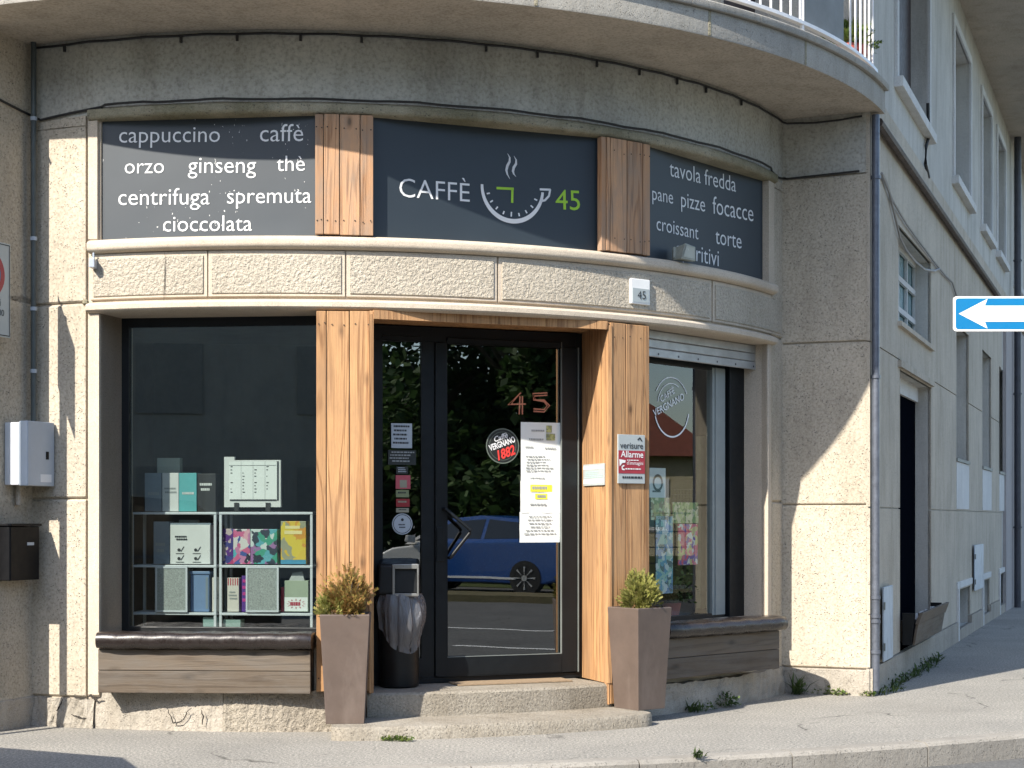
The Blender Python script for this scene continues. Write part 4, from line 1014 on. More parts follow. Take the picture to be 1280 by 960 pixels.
# posters and props behind the shuttered window
pl_p = pl_wr.shifted(-.045)
POST = [('poster', 'white poster with a round dark drawing behind the shuttered window', 812, 832, 585, 622, M['paper']),
 ('poster', 'blue and green poster low behind the shuttered window', 820, 841, 645, 742, collage('poster blue', [(.10,.38,.55),(.35,.62,.55),(.05,.16,.2),(.7,.8,.78),(.12,.3,.55)], 26)),
 ('poster', 'pink and red patterned poster behind the shuttered window', 848, 872, 655, 706, collage('poster pink', [(.75,.06,.16),(.7,.6,.25),(.2,.1,.4),(.85,.82,.75),(.75,.15,.25)], 30)),
 ('poster', 'yellowish leafy poster in the middle of the shuttered window', 814, 838, 622, 650, collage('poster yellow', [(.55,.52,.2),(.25,.32,.1),(.7,.68,.4),(.35,.25,.1)], 34)),
 ('poster', 'green leafy poster under the wire grid behind the shuttered window', 841, 873, 628, 654, collage('poster green', [(.2,.35,.1),(.45,.55,.25),(.1,.2,.08),(.6,.6,.4)], 34))]
for nm, lb, x0, x1, y0, y1, mt in POST:
    a, b, z0, z1 = pxr(pl_p, x0, x1, y0, y1); m_ = MB(); m_.pbox(pl_p, a, b, z0, z1, -.006, 0); o = obj(nm, m_, mt); tag(o, lb, 'poster')
    if 'round' in lb:
        m_ = MB(); m_.disc(pl_p, (a+b)/2, (z0+z1)/2, (b-a)*.32, .002, 20, (b-a)*.22); bars(m_, pl_p, a+.03, b-.03, z0+.05, 1, .02, .012, .002); obj('drawing', m_, M['ink'], o)
m_ = MB(); pl_p2 = pl_wr.shifted(-.16); a, b = pl_p2.u(876), pl_p2.u(889); m_.pbox(pl_p2, a, b, .66, 1.95, -.04, 0)
tag(obj('wooden_post', m_, paint('pale yellow post', (.42,.36,.22), .6, .1)), 'pale upright board standing inside the shuttered window', 'board')
m_ = MB(); a, b, z0, z1 = pxr(pl_p2, 836, 868, 612, 668)
for k in range(9): m_.pbox(pl_p2, a+(b-a)*k/8-.0015, a+(b-a)*k/8+.0015, z0, z1, .01, .013)
for k in range(10): m_.pbox(pl_p2, a, b, z0+(z1-z0)*k/9-.0015, z0+(z1-z0)*k/9+.0015, .013, .016)
tag(obj('wire_grid', m_, M['ink']), 'black wire grid panel hanging inside the shuttered window', 'wire grid')
q = pl_wr.shifted(-.13).w(pl_wr.u(858), .62); t = thing('pot_plant', 'bushy green pot plant standing inside at the bottom of the shuttered window', 'plant', q)
m_ = MB(); m_.lathe(q, [(.05,0),(.07,.10),(.06,.10)], 14); obj('pot', m_, M['terracotta'], t, smooth=True)
m_ = MB(); rd_ = random.Random(5)
for i in range(420):
    v = Vector((rd_.gauss(0,.07), rd_.gauss(0,.05), .10+abs(rd_.gauss(0,.10)))); p_ = q+v; d = Vector((rd_.uniform(-1,1), rd_.uniform(-1,1), rd_.uniform(-.3,1))).normalized(); s_ = d.cross(Vector((rd_.uniform(-1,1),rd_.uniform(-1,1),1))).normalized(); l = .04
    m_.face([p_, p_+d*l*.5+s_*l*.3, p_+d*l, p_+d*l*.5-s_*l*.3])
obj('leaves', m_, M['grassdark'], t, smooth='flatkeep')

# ================================================================== LEFT WINDOW DISPLAY
pl_sf = pl_wl.shifted(-.17)
sh = thing('display_shelf', 'white metal wire frame shelf unit behind the display window', 'shelf', pl_sf.w(pl_sf.u(280), .5))
zs_ = [pl_sf.on(280, y)[1] for y in (640, 706.5, 766, 792)]
for x0, x1 in ((163, 270.5), (274, 391)):
    ua_, ub_ = pl_sf.u(x0), pl_sf.u(x1); m_ = MB()
    for u in (ua_, ub_-.018):
        m_.pbox(pl_sf, u, u+.016, zs_[3]-.05, zs_[0], -.02, 0); m_.pbox(pl_sf, u, u+.016, zs_[3]-.05, zs_[0], -.27, -.25)
    obj('post', m_, M['whiteplastic'], sh)
    for z in zs_[:3]:
        m_ = MB(); m_.pbox(pl_sf, ua_, ub_, z-.016, z, -.27, .003); obj('shelf_board', m_, M['whiteplastic'], sh, bevel=.002)
for x0, x1, lb in ((195, 235, 'grey perforated panel in front of the blue tub'), (308, 349, 'grey perforated panel between the purple and red cartons')):
    a, b, z0, z1 = pxr(pl_sf, x0, x1, 708, 765); m_ = MB()
    m_.pbox(pl_sf, a, b, z0, z1, .006, .012)
    M['mesh'] = M.get('mesh') or paint('perforated metal', (.36,.39,.38), .6, .5, scale=120)
    o = tag(obj('perforated_panel', m_, M['mesh']), lb, 'panel')
    m_ = MB()
    for u in (a, b-.012): m_.pbox(pl_sf, u, u+.012, z0, z1, .012, .016)
    for z in (z0, z1-.012): m_.pbox(pl_sf, a+.012, b-.012, z, z+.012, .012, .016)
    obj('rim', m_, M['whiteplastic'], o)
def carton(name, label, cat, x0, x1, y0, y1, mtl, depth=.1, off=-.03, marks=None):
    a, b, z0, z1 = pxr(pl_sf, x0, x1, y0, y1); m_ = MB(); m_.pbox(pl_sf, a, b, z0, z1, off-depth, off)
    o = tag(obj(name, m_, mtl, bevel=.002), label, cat)
    if marks:
        col, n, h, f = marks; m_ = MB(); bars(m_, pl_sf, a+(b-a)*.12, b-(b-a)*.1, z0+(z1-z0)*f, n, h*2.1, h, off+.002, int(x0)); obj('print', m_, col, o)
    return o, a, b, z0, z1
greyblue = paint('grey blue card', (.20,.25,.30), .6, .1); white = paint('white card', (.66,.67,.66), .55, .06); teal = paint('teal card', (.10,.40,.42), .55, .08)
ivory = paint('ivory card', (.48,.50,.42), .6, .08); blackc = paint('black card', (.02,.02,.022), .5, .2); blue = paint('blue plastic', (.16,.25,.42), .5, .1)
cream = paint('cream card', (.62,.58,.52), .6, .06); purple = paint('purple card', (.10,.03,.25), .5, .2); red = paint('red card', (.45,.03,.06), .5, .1); sage = paint('sage packet', (.34,.40,.30), .6, .1)
ZT_ = 639.2
carton('carton', 'dim grey blue carton beside the white rounded one on the shelf top', 'carton', 179, 200, 591, ZT_, greyblue, marks=(M['inkgrey'], 1, .02, .5))
carton('carton', 'small ivory box behind the cartons on the shelf top', 'carton', 184, 213, 571, 594, ivory, .06, -.2)
carton('carton', 'white carton with rounded top on the shelf top', 'carton', 201, 221.5, 591, ZT_, white, marks=(M['inkgrey'], 2, .012, .62))
carton('carton', 'teal carton between white and black ones on the shelf top', 'carton', 222, 244, 591, ZT_, teal, marks=(white, 1, .015, .5))
carton('carton', 'black carton with thin white print on the shelf top', 'carton', 245, 268, 592, ZT_, blackc, marks=(white, 2, .016, .75))
o, a, b, z0, z1 = carton('planner_rack', 'white stand holding a printed table sheet on the shelf top', 'rack', 279, 350, 575, 634, white, .03, -.02)
m_ = MB(); m_.pbox(pl_sf, a-.0, a+.07, z1, z1+.022, -.05, -.02); obj('tab', m_, white, o)
m_ = MB()
for u in (a+.07, b-.10): m_.pbox(pl_sf, u, u+.03, z0-.025, z0+.03, -.045, -.012)
obj('foot', m_, blackc, o)
m_ = MB(); m_.quad(pl_sf, a+.035, b-.025, z0+.05, z1-.01, -.017); obj('sheet', m_, M['paper'], o, smooth='flatkeep')
m_ = MB(); m_.quad(pl_sf, b-.03, b-.014, z0+.045, z1-.008, -.0172); m_.quad(pl_sf, a+.04, b-.03, z0+.042, z0+.052, -.0165)
for k in range(1, 4): m_.quad(pl_sf, a+.035+(b-a-.06)*k/4, a+.036+(b-a-.06)*k/4, z0+.05, z1-.01, -.0155)
rd = random.Random(5)
for i in range(9):
    for k in range(4):
        if rd.random() < .75: u = a+.045+(b-a-.06)*k/4; z = z1-.04-i*.021; m_.quad(pl_sf, u, u+.006+.01*rd.random(), z-.006, z, -.0155)
m_.quad(pl_sf, a+.035, b-.03, z1-.036, z1-.034, -.0155); obj('print', m_, M['ink'], o)
Z2 = 705.2
carton('carton', 'dim grey carton beside the printed white one', 'carton', 190, 210, 652, Z2, greyblue, marks=(M['inkgrey'], 2, .02, .5))
carton('carton', 'white carton with its lid showing behind the printed one', 'carton', 214, 238, 650, Z2, white, .04, -.16)
o, a, b, z0, z1 = carton('carton', 'white printed carton with four small brewing drawings on the shelf', 'carton', 211, 261, 656, Z2, white, .12)
m_ = MB()
for i in range(2):
    for k in range(2):
        u, z = a+(b-a)*(.22+.42*k), z0+(z1-z0)*(.36-.22*i); m_.disc(pl_sf, u, z, .011, -.027, 8); m_.quad(pl_sf, u-.02, u+.035, z-.026, z-.022, -.027); m_.face([pl_sf.w(u+.01,z-.01,-.027), pl_sf.w(u+.016,z-.01,-.027), pl_sf.w(u+.036,z+.022,-.027), pl_sf.w(u+.031,z+.022,-.027)])
bars(m_, pl_sf, a+.03, a+.13, z0+(z1-z0)*.72, 2, .018, .011, -.027, 3); obj('print', m_, M['ink'], o)
m_ = MB(); m_.pbox(pl_sf, a-.0, b+.004, z1, z1+.012, -.15, -.031); obj('lid', m_, greyblue, o)
cols1 = [(.55,.12,.25),(.62,.60,.58),(.06,.10,.30),(.5,.2,.35),(.10,.40,.45),(.03,.03,.05),(.65,.35,.4)]
cols2 = [(.05,.42,.30),(.55,.62,.60),(.03,.04,.06),(.30,.15,.32),(.10,.35,.40),(.62,.6,.55),(.05,.3,.2)]
carton('carton', 'dark pink and purple carton edge beside the shelf post', 'carton', 277, 290, 661, Z2, collage('pink carton edge', [(.4,.05,.15),(.1,.03,.2),(.5,.4,.4),(.05,.05,.2)], 22), .1)
carton('carton', 'pink, white and blue patterned carton next to the yellow carton on the shelf', 'carton', 290, 311, 661.5, Z2, collage('pink pattern', cols1, 24), .1)
carton('carton', 'turquoise and green patterned carton next to the yellow carton on the shelf', 'carton', 311.5, 345, 661.5, Z2, collage('turquoise pattern', cols2, 20), .1)
o, a, b, z0, z1 = carton('carton', 'tall yellow carton with blue base band on the shelf', 'carton', 349.5, 381, 651.5, Z2, collage('yellow pattern', [(.62,.42,.03),(.65,.5,.05),(.62,.42,.03),(.60,.28,.04),(.64,.46,.05),(.3,.3,.2)], 11), .1)
m_ = MB(); m_.quad(pl_sf, a, b, z0, z0+.028, -.0285); obj('print', m_, paint('blue band', (.05,.25,.40), .5), o, smooth='flatkeep')
m_ = MB(); m_.quad(pl_sf, a+.03, b-.04, z1-.05, z1-.03, -.0285); m_.quad(pl_sf, a+.025, b-.025, z1-.085, z1-.062, -.0285); obj('print', m_, paint('pale yellow print', (.75,.65,.3), .5), o, smooth='flatkeep')
Z3 = 765
carton('carton', 'cream carton behind the perforated panel beside the blue tub', 'carton', 214, 232, 712, Z3, white, .06, -.1)
o, a, b, z0, z1 = carton('carton', 'blue plastic tub beside a perforated panel', 'tub', 236.5, 259.5, 718, Z3, blue, .1)
m_ = MB(); m_.pbox(pl_sf, a-.008, b+.008, z1, z1+.02, -.135, -.022); obj('lid', m_, blue, o, bevel=.004)
m_ = MB(); m_.quad(pl_sf, b-.022, b-.005, z0+.02, z1-.02, -.0285); obj('label', m_, greyblue, o, smooth='flatkeep')
carton('carton', 'narrow cream carton hidden by the shelf posts', 'carton', 263.5, 273, 722, Z3, cream, .08, marks=(M['inkgrey'], 3, .01, .6))
o, a, b, z0, z1 = carton('carton', 'tall cream carton with dark red stripes at the top beside the purple carton', 'carton', 282.5, 297, 722.5, Z3, cream, .08, marks=(M['inkgrey'], 3, .01, .6))
m_ = MB()
for k in range(5): m_.quad(pl_sf, a+.004+k*(b-a)/5, a+.010+k*(b-a)/5, z1-.05, z1-.002, -.0285)
obj('print', m_, red, o, smooth='flatkeep')
carton('carton', 'thin purple carton with pink print on the lower shelf', 'carton', 300.5, 308, 720, Z3, purple, .08, marks=(paint('pink print', (.6,.05,.3), .5), 4, .02, .9))
carton('carton', 'thin red carton between a perforated panel and the sage bag', 'carton', 349.5, 354, 734, Z3, red, .08)
o, a, b, z0, z1 = carton('carton', 'sage green bag with a red and blue starburst on white in the lower shelf', 'bag', 353.5, 384, 726, Z3, sage, .08)
m_ = MB(); m_.quad(pl_sf, a+.004, b-.004, z0+.004, z0+.095, -.0285); obj('label', m_, M['paper'], o, smooth='flatkeep')
m_ = MB(); cu, cz = (a+b)/2, z0+.052
for k in range(12):
    x = k*math.pi/6; m_.face([pl_sf.w(cu+.05*math.cos(x-.1),cz+.022*math.sin(x-.1),-.027), pl_sf.w(cu+.05*math.cos(x+.1),cz+.022*math.sin(x+.1),-.027), pl_sf.w(cu+.066*math.cos(x),cz+.036*math.sin(x),-.027)])
bars(m_, pl_sf, cu-.045, cu+.04, cz+.012, 1, .02, .024, -.027, 9); obj('print', m_, red, o)
m_ = MB(); m_.hexa([pl_sf.w(a+.03,z1,-.05), pl_sf.w(b-.03,z1,-.05), pl_sf.w(b-.03,z1,-.09), pl_sf.w(a+.03,z1,-.09), pl_sf.w(a+.05,z1+.05,-.06), pl_sf.w(b-.05,z1+.06,-.06), pl_sf.w(b-.05,z1+.06,-.08), pl_sf.w(a+.05,z1+.05,-.08)]); obj('fold', m_, paint('foil', (.35,.37,.37), .4), o)
carton('carton', 'low pale teal carton under the blue tub', 'carton', 252, 271, 772, 789, paint('pale teal card', (.22,.34,.33), .6), .1)
carton('carton', 'low pale teal carton under the striped cream carton', 'carton', 277, 299, 775, 789, paint('pale teal card 2', (.25,.36,.34), .6), .1)

# ================================================================== BENCHES
def bench(name, label, A_, B_, lit, ends):
    """wall bench: two grey boards on the front, padded dark top; A_,B_ = front corners in plan"""
    pl = Plane(A_, B_); L = pl.L; t = thing(name, label, 'bench', (*((Vector(A_)+Vector(B_))/2), .24))
    m_ = MB(); m_.pbox(pl, 0, L, .247, .385, -.03, 0); m_.pbox(pl, 0, L, .388, .520, -.03, 0)
    obj('front_board', m_, M['benchwood'], t, bevel=.004)
    m_ = MB(); m_.pbox(pl, .005, L-.005, .255, .515, -.20, -.031); obj('carcass', m_, M['leather'] if False else M['binblack'], t)
    m_ = MB(); n = 10; zc, rz = .575, .052
    prof = []
    for k in range(13):
        a = -math.pi/2+math.pi*k/12
        prof.append((.018+.050*max(0, math.cos(a))**.8, zc+rz*math.sin(a)))
    prof = [(-.26, zc-rz), (-.02, zc-rz)]+prof+[(-.02, zc+rz+.002), (-.26, zc+rz-.012)]
    e0, e1 = ends; path = []
    for i in range(33):
        x = -e0+(L+e0+e1)*i/32; k = min(1, .75+.25*min(i, 32-i)/2.0)
        path.append(lambda o, z, x=x, k=k, i=i: pl.w(x, zc+(z-zc)*(.82+.18*k)+.0025*math.sin(i*1.3), o*1.0-(1-k)*.05))
    m_.sweep(path, prof); obj('seat', m_, M['leather'], t, smooth=True)
    return t
bA, bB = Vector(((122.5-640)/F*9.985, 9.985)), Vector(((388-640)/F*9.91, 9.91))
bench('wall_bench', 'sunlit wooden wall bench with dark padded top under the display window', bA, bB, True, (.0, .012))
bA, bB = Vector((1.03, 10.79)), Vector((1.945, 11.63))
bench('wall_bench', 'shaded dark wooden wall bench with padded top under the shuttered window', bA, bB, False, (.0, .03))

# ================================================================== PLANTERS
def sprays(mb, c, rx, ry, rz, n, size, seed, up=.4, lo=-.3):
    rd = random.Random(seed); c = Vector(c)
    cl_ = []
    while len(cl_) < 26:
        v = Vector((rd.uniform(-1,1), rd.uniform(-1,1), rd.uniform(lo,1)))
        if .45 < v.length < 1: cl_.append((v, rd.uniform(.16,.34)))
    for i in range(n):
        while True:
            cv, cr_ = cl_[rd.randrange(26)]
            p = cv+Vector((rd.gauss(0,1), rd.gauss(0,1), rd.gauss(0,1)))*cr_*.62
            if p.z > lo-.1 and p.length < 1.25: break
        q = c+Vector((p.x*rx, p.y*ry, p.z*rz)); d = (p+Vector((rd.uniform(-.6,.6), rd.uniform(-.6,.6), rd.uniform(-.3,.6)+up))).normalized()
        sd_ = d.cross(Vector((rd.uniform(-1,1), rd.uniform(-1,1), rd.uniform(-1,1)))).normalized()
        l = size*rd.uniform(.5,1.7); nn = 3
        for k in range(nn):                                # feathery spray: spine with little side leaflets
            b0 = q+d*l*k/nn
            for sgn in (-1, 1):
                tip = b0+d*l*.42+sd_*sgn*l*.36*(1-k/nn*.6); m = b0+d*l*.30
                mb.face([b0, b0+d*l*.12+sd_*sgn*l*.16, tip, m])
        b0 = q+d*l*.8; mb.face([b0-sd_*l*.05, b0+sd_*l*.05, q+d*l*1.25])
def planter(name, label, c, zb_, rot, top, bot, h):
    t = thing(name, label, 'planter', (c[0], c[1], zb_)); m_ = MB(); ca, sa = math.cos(rot), math.sin(rot)
    def sq(s, z): return [(c[0]+x*ca-y*sa, c[1]+x*sa+y*ca, zb_+z) for x, y in ((-s,-s),(s,-s),(s,s),(-s,s))]
    b = bot/2; tp = top/2
    rings = [sq(b, 0), sq(b+(tp-b)*.5, h*.5), sq(tp, h-.004), sq(tp-.004, h), sq(tp-.014, h), sq(tp-.02, h-.06)]
    base = len(m_.v)
    for r in rings: m_.v += r
    for i in range(len(rings)-1):
        for k in range(4): l = (k+1) % 4; m_.idx([base+i*4+k, base+i*4+l, base+(i+1)*4+l, base+(i+1)*4+k])
    m_.idx([base+k for k in range(4)][::-1])
    obj('pot', m_, M['planter'], t, bevel=.004)
    m_ = MB(); m_.face(sq(tp-.018, h-.04)); obj('soil', m_, M['soil'], t, smooth='flatkeep')
    return t
dP = 9.72
cL = Vector(((429.5-640)/F*9.72+.0, 9.72+.1325))
t = planter('planter', 'brown tapered planter with a dried shrub standing square to the wall by the bin', cL, .084, R_(3), .302, .232, .668)
t2 = thing('dried_shrub', 'dry orange brown conifer shrub in the planter beside the litter bin', 'shrub', (cL.x, cL.y, .75))
m_ = MB(); sprays(m_, (cL.x+.01, cL.y-.01, .80), .125, .12, .17, 2800, .022, 3, .5, -.25); sprays(m_, (cL.x+.0, cL.y, .82), .15, .13, .19, 200, .026, 33, .7, .0); obj('foliage', m_, M['thujabrown'], t2, smooth='flatkeep')
m_ = MB(); sprays(m_, (cL.x-.07, cL.y-.04, .76), .10, .10, .12, 420, .024, 31, .4, -.2); obj('foliage', m_, M['thujagreen'], t2, smooth='flatkeep')
m_ = MB(); rd = random.Random(4)
for k in range(9):
    a = rd.random()*6.28; e = Vector((cL.x+math.cos(a)*.1, cL.y+math.sin(a)*.1, .86+.1*rd.random())); m_.tube([(cL.x,cL.y,.70), ((cL.x+e.x)/2, (cL.y+e.y)/2, .80), e], [.006,.004,.002], 5)
obj('stem', m_, M['bark'], t2)
cR = Vector(((798-640)/F*10.40, 10.40)); th = R_(38)
cRc = cR+Vector((0, 1)).xy*.0
half = .30/2
# near corner at cR: square turned so that one corner points to the street
cc = Vector((cR.x+(half*math.cos(th)-half*math.sin(th))*.78, cR.y+(half*math.sin(th)+half*math.cos(th))*.78))
t = planter('planter', 'brown tapered planter turned corner forward with a green shrub', cc, .084, th, .300, .236, .668)
t2 = thing('conifer_shrub', 'small yellow green conifer shrub in the planter below the alarm notice', 'shrub', (cc.x, cc.y, .75))
m_ = MB(); sprays(m_, (cc.x, cc.y-.01, .79),   .115, .115, .16, 2600, .021, 7, .5, -.25); obj('foliage', m_, M['thujagreen'], t2, smooth='flatkeep')
m_ = MB(); m_.tube([(cc.x,cc.y,.70), (cc.x,cc.y,.86)], .006, 5); obj('stem', m_, M['bark'], t2)

# ================================================================== LITTER BIN
bc = Vector(((499-640)/F*10.43, 10.43)); zs0 = .240
bn = thing('litter_bin', 'black litter bin with grey framed opening and loose bag beside the door', 'bin', (bc.x, bc.y, zs0))
m_ = MB(); m_.lathe((bc.x, bc.y, zs0), [(.112,0),(.128,.008),(.130,.03),(.132,.58),(.136,.60),(.12,.605)], 32); obj('body', m_, M['binblack'], bn, smooth=True)
m_ = MB()
hw, hd = .138, .125
m_.hexa([(bc.x-hw,bc.y-hd,zs0+.60), (bc.x+hw,bc.y-hd,zs0+.60), (bc.x+hw,bc.y+hd-.02,zs0+.60), (bc.x-hw,bc.y+hd-.02,zs0+.60), (bc.x-hw+.01,bc.y-hd+.02,zs0+.80), (bc.x+hw-.01,bc.y-hd+.02,zs0+.80), (bc.x+hw-.01,bc.y+hd-.03,zs0+.835), (bc.x-hw+.01,bc.y+hd-.03,zs0+.835)])
obj('hood', m_, M['binblack'], bn, bevel=.02, seg=3)
pb = Plane((bc.x-.035, bc.y-hd-.004), (bc.x+hw-.002, bc.y-hd+.0)); m_ = MB(); W = pb.L
m_.pbox(pb, 0, .016, zs0+.595, zs0+.80, -.01, .012); m_.pbox(pb, W-.012, W, zs0+.595, zs0+.80, -.01, .012); m_.pbox(pb, .016, W-.012, zs0+.77, zs0+.80, -.01, .012); m_.pbox(pb, .016, W-.012, zs0+.595, zs0+.612, -.01, .012)
obj('opening_frame', m_, M['bingrey'], bn, bevel=.003)
m_ = MB(); n = 72; rows = 14; g = []
for j in range(rows+1):
    row = []
    for i in range(n):
        a = 2*math.pi*i/n; v = j/rows
        front = (1+math.cos(a+math.pi/2-.45))/2                # long side hangs front right
        ln = .085+.30*front**1.4
        flare = .140+.036*math.sin(math.pi*min(1, v*1.1))*(.55+.45*math.sin(a+2.2))
        pleat = (.010*math.sin(a*9)+.006*math.sin(a*17+1)+.004*math.sin(a*29))*(1-.55*v)*(.5+v)
        rr = flare+pleat*.9+.004*math.sin(v*9+a*3); row.append(m_.vert((bc.x+rr*math.cos(a), bc.y+rr*math.sin(a), zs0+.606-ln*v-.006*math.sin(a*6)*v)))
    g.append(row)
for j in range(rows):
    for i in range(n): l = (i+1) % n; m_.idx([g[j][i], g[j][l], g[j+1][l], g[j+1][i]])
obj('bin_bag', m_, M['bag'], bn, smooth=True)
# doormat
m_ = MB(); pm = pl_door.shifted(.10); a, b = pl_door.u(560), pl_door.u(700)
m_.pbox(pm, a, b, .2405, .249, -.085, .12)
tag(obj('doormat', m_, M['mat']), 'thin worn brown doormat on the upper granite step', 'doormat')

# ================================================================== WALL FIXTURES, PIPES, CABLES
def vpipe(name, label, cat, x, y, z0, z1, r, mtl, zc=(), clipm=None):
    t = thing(name, label, cat, (x, y, z0)); m_ = MB(); m_.tube([(x,y,z0),(x,y,(z0+z1)/2),(x,y,z1)], r, 14); obj('pipe', m_, mtl, t, smooth=True)
    for z in zc: m_ = MB(); m_.tube([(x,y,z-.012),(x,y,z+.012)], r*1.25, 14); obj('clip', m_, clipm or mtl, t, smooth=True)
    return t
p = P(42, 300, 10.27)
vpipe('conduit', 'dark vertical cable conduit in the corner above the white meter cabinet', 'conduit', p.x, p.y, 1.96, ZS, .018, M['conduit'], (2.28, 2.68, 3.13, 3.9), M['boxgrey'])
p = pl_side.w(.035, 0, .036)
t = vpipe('drainpipe', 'slim zinc drainpipe at the corner of the side street', 'drainpipe', p.x, p.y, .04, ZS-.02, .029, M['pipeblue'], (.33, .56, .60, .74, 2.4, 3.9))
p = pl_side.w(T(1263.5), 0, .10)
vpipe('drainpipe', 'thick dark drainpipe further down the side street', 'drainpipe', p.x, p.y, 0, 7.05, .052, M['pipedark'], (1.2, 3.2, 5.2))
def cab(name, label, pts, r, mtl): m_ = MB(); m_.tube(pts, r, 6); return tag(obj(name, m_, mtl, smooth=True), label, 'cable')
rd = random.Random(9); pts = []; clips = MB(); L_ = []
for i in range(61):
    a = pL+.01+(pR-pL-.02)*i/60; L_.append(pol(RW+.012, a, ZS-.022-.006*abs(math.sin(i*.8))))
L_ += [pl_right.w(u, ZS-.03-.02*math.sin(u*5), .014) for u in (.05, .25, .45, .62)]
tC = thing('cable', 'black cable clipped along the wall right under the balcony', 'cable', L_[30])
m_ = MB(); m_.tube(L_, .0075, 6); obj('wire', m_, M['cable'], tC, smooth=True)
for a in (82, 227, 297, 376, 452, 607, 671, 745, 798, 845, 881, 925):
    q = pol(RW+.012, A(a), ZS-.05); clips.box(q.x-.008, q.x+.008, q.y-.008, q.y+.008, q.z-.02, q.z+.02)
obj('clip', clips, M['cable'], tC)
L_ = [pl_left.w(u, 3.925+.05*(1-u/.66)**2, .012) for u in (.0, .15, .3, .4)]
L_ += [pol(RW+.012, pL+.02+(A(128)-pL-.02)*i/6, 3.90+.045*i/6) for i in range(7)]
L_ += [pol(RW+.036, A(135)+(A(958)-A(135))*i/60, 3.950+.004*math.sin(i*.9)+rd.uniform(-.002,.002)) for i in range(61)]
L_ += [pol(RW+.012, A(963)+(pR-A(963))*i/4, 3.94-.02*math.sin(i*.8)) for i in range(5)]+[pl_right.w(u, 3.93+.03*u, .014) for u in (.05, .3, .6)]
cab('cable', 'thin black cable lying along the moulding above the three sign boards', L_, .008, M['cable'])
def sidecab(lb, pl_pts, r, m): cab('cable', lb, [pl_side.w(T(x), pl_side.on(x, y)[1], .02) for x, y in pl_pts], r, m)
sidecab('dark slack cable sagging from the corner drainpipe past the small window', [(1099,217),(1104,226),(1109,243),(1116,272),(1122,297),(1130,313),(1141,327),(1153,337),(1165,339),(1172,336)], .010, M['cablegrey'])
sidecab('straight grey cable running down the side wall from the corner drainpipe', [(1099,217),(1112,250),(1130,280),(1150,307),(1164,326),(1178,343),(1188,353),(1194,372),(1198,381)], .010, M['cablegrey'])
sidecab('short dark cable hanging from the sill of the first upper window', [(1157,129),(1157.5,150),(1158,172),(1155,182),(1154,205),(1158,222)], .016, M['cable'])
# meter cabinet and letterbox on the left return wall
def on_left(px_front_near, px_far, o, z0, z1):
    pf_ = pl_left.shifted(o); return pf_, pf_.u(px_front_near), pf_.u(px_far)
zc0, zc1 = 1.540, 1.948
pf_, a, b = on_left(35, 68, .184, zc0, zc1)
t = thing('meter_cabinet', 'white meter cabinet with a small black lock on the shaded wall', 'cabinet', pl_left.w((a+b)/2, zc0))
m_ = MB(); m_.pbox(pl_left, a, b, zc0+.005, zc1-.008, .002, .112); obj('casing', m_, M['whiteplastic'], t, bevel=.006)
m_ = MB(); m_.pbox(pl_left, a-.004, b+.002, zc0, zc1, .118, .184); dr = obj('door', m_, M['boxgrey'], t, bevel=.006)  # white like the casing; its shade is put into the greyer plastic
m_ = MB(); lz = 1.735; lu = pf_.u(59); m_.pbox(pl_left, lu-.014, lu+.014, lz-.025, lz+.025, .184, .188); obj('lock', m_, M['mailblack'], dr, bevel=.004)
m_ = MB(); m_.pbox(pl_left, b-.14, b-.03, zc0+.025, zc0+.075, .184, .1855); obj('label_plate', m_, M['whiteplastic'], dr)
m_ = MB(); p = pl_left.w(a+.1, 0, .03); m_.tube([(p.x,p.y,zc0+.01),(p.x,p.y,zc0-.12)], .018, 8); obj('pipe', m_, M['plinth'], t)
pf_, a, b = on_left(18, 50, .12, .95, 1.3)
t = thing('letterbox', 'black metal letterbox below the white meter cabinet on the shaded wall', 'letterbox', pl_left.w((a+b)/2, .94))
m_ = MB(); m_.pbox(pl_left, a-.03, b, .945, 1.285, .002, .115); obj('body', m_, M['mailblack'], t, bevel=.005)
m_ = MB(); m_.pbox(pl_left, a-.04, b+.008, 1.287, 1.302, .002, .13); obj('lid', m_, M['mailblack'], t, bevel=.003)
m_ = MB(); m_.pbox(pl_left, b-.12, b-.055, 1.165, 1.183, .115, .1175); obj('name_plate', m_, M['boxgrey'], t)
# street sign close to the left wall, and its post just outside the picture
pl_ts = pl_left.shifted(.10); uR = pl_ts.u(13); z1 = pl_ts.on(10, 305)[1]; z0 = z1-.585
t = thing('parking_sign', 'white street sign with red ring on a post by the conduit', 'street sign', (*pl_ts.w(uR-.2, 0).xy, 0))
m_ = MB(); m_.pbox(pl_ts, uR-.41, uR, z0, z1, -.004, 0); obj('panel', m_, M['noticegrey'], t, bevel=.002)
m_ = MB()
for q in ((uR-.402, uR-.008, z0+.008, z0+.014), (uR-.402, uR-.008, z1-.014, z1-.008), (uR-.402, uR-.396, z0+.014, z1-.014), (uR-.014, uR-.008, z0+.014, z1-.014)): m_.quad(pl_ts, *q, .002)
put_text(m_, 'ri', pl_ts, uR-.125, z1-.395, height=.045, off=.002); put_text(m_, '00', pl_ts, uR-.115, z1-.455, height=.04, off=.002); obj('lettering', m_, M['ink'], t)
m_ = MB(); m_.disc(pl_ts, uR-.205, z1-.205, .150, .002, 40, .112); obj('red_ring', m_, M['signred'], t, smooth='flatkeep')
m_ = MB(); m_.disc(pl_ts, uR-.205, z1-.205, .111, .002, 40); obj('blue_disc', m_, M['signblue'], t, smooth='flatkeep')
m_ = MB(); p = pl_ts.w(uR-.235, 0, -.035); m_.tube([(p.x,p.y,-.02),(p.x,p.y,z1+.05)], .028, 12); obj('post', m_, M['bingrey'], t, smooth=True)
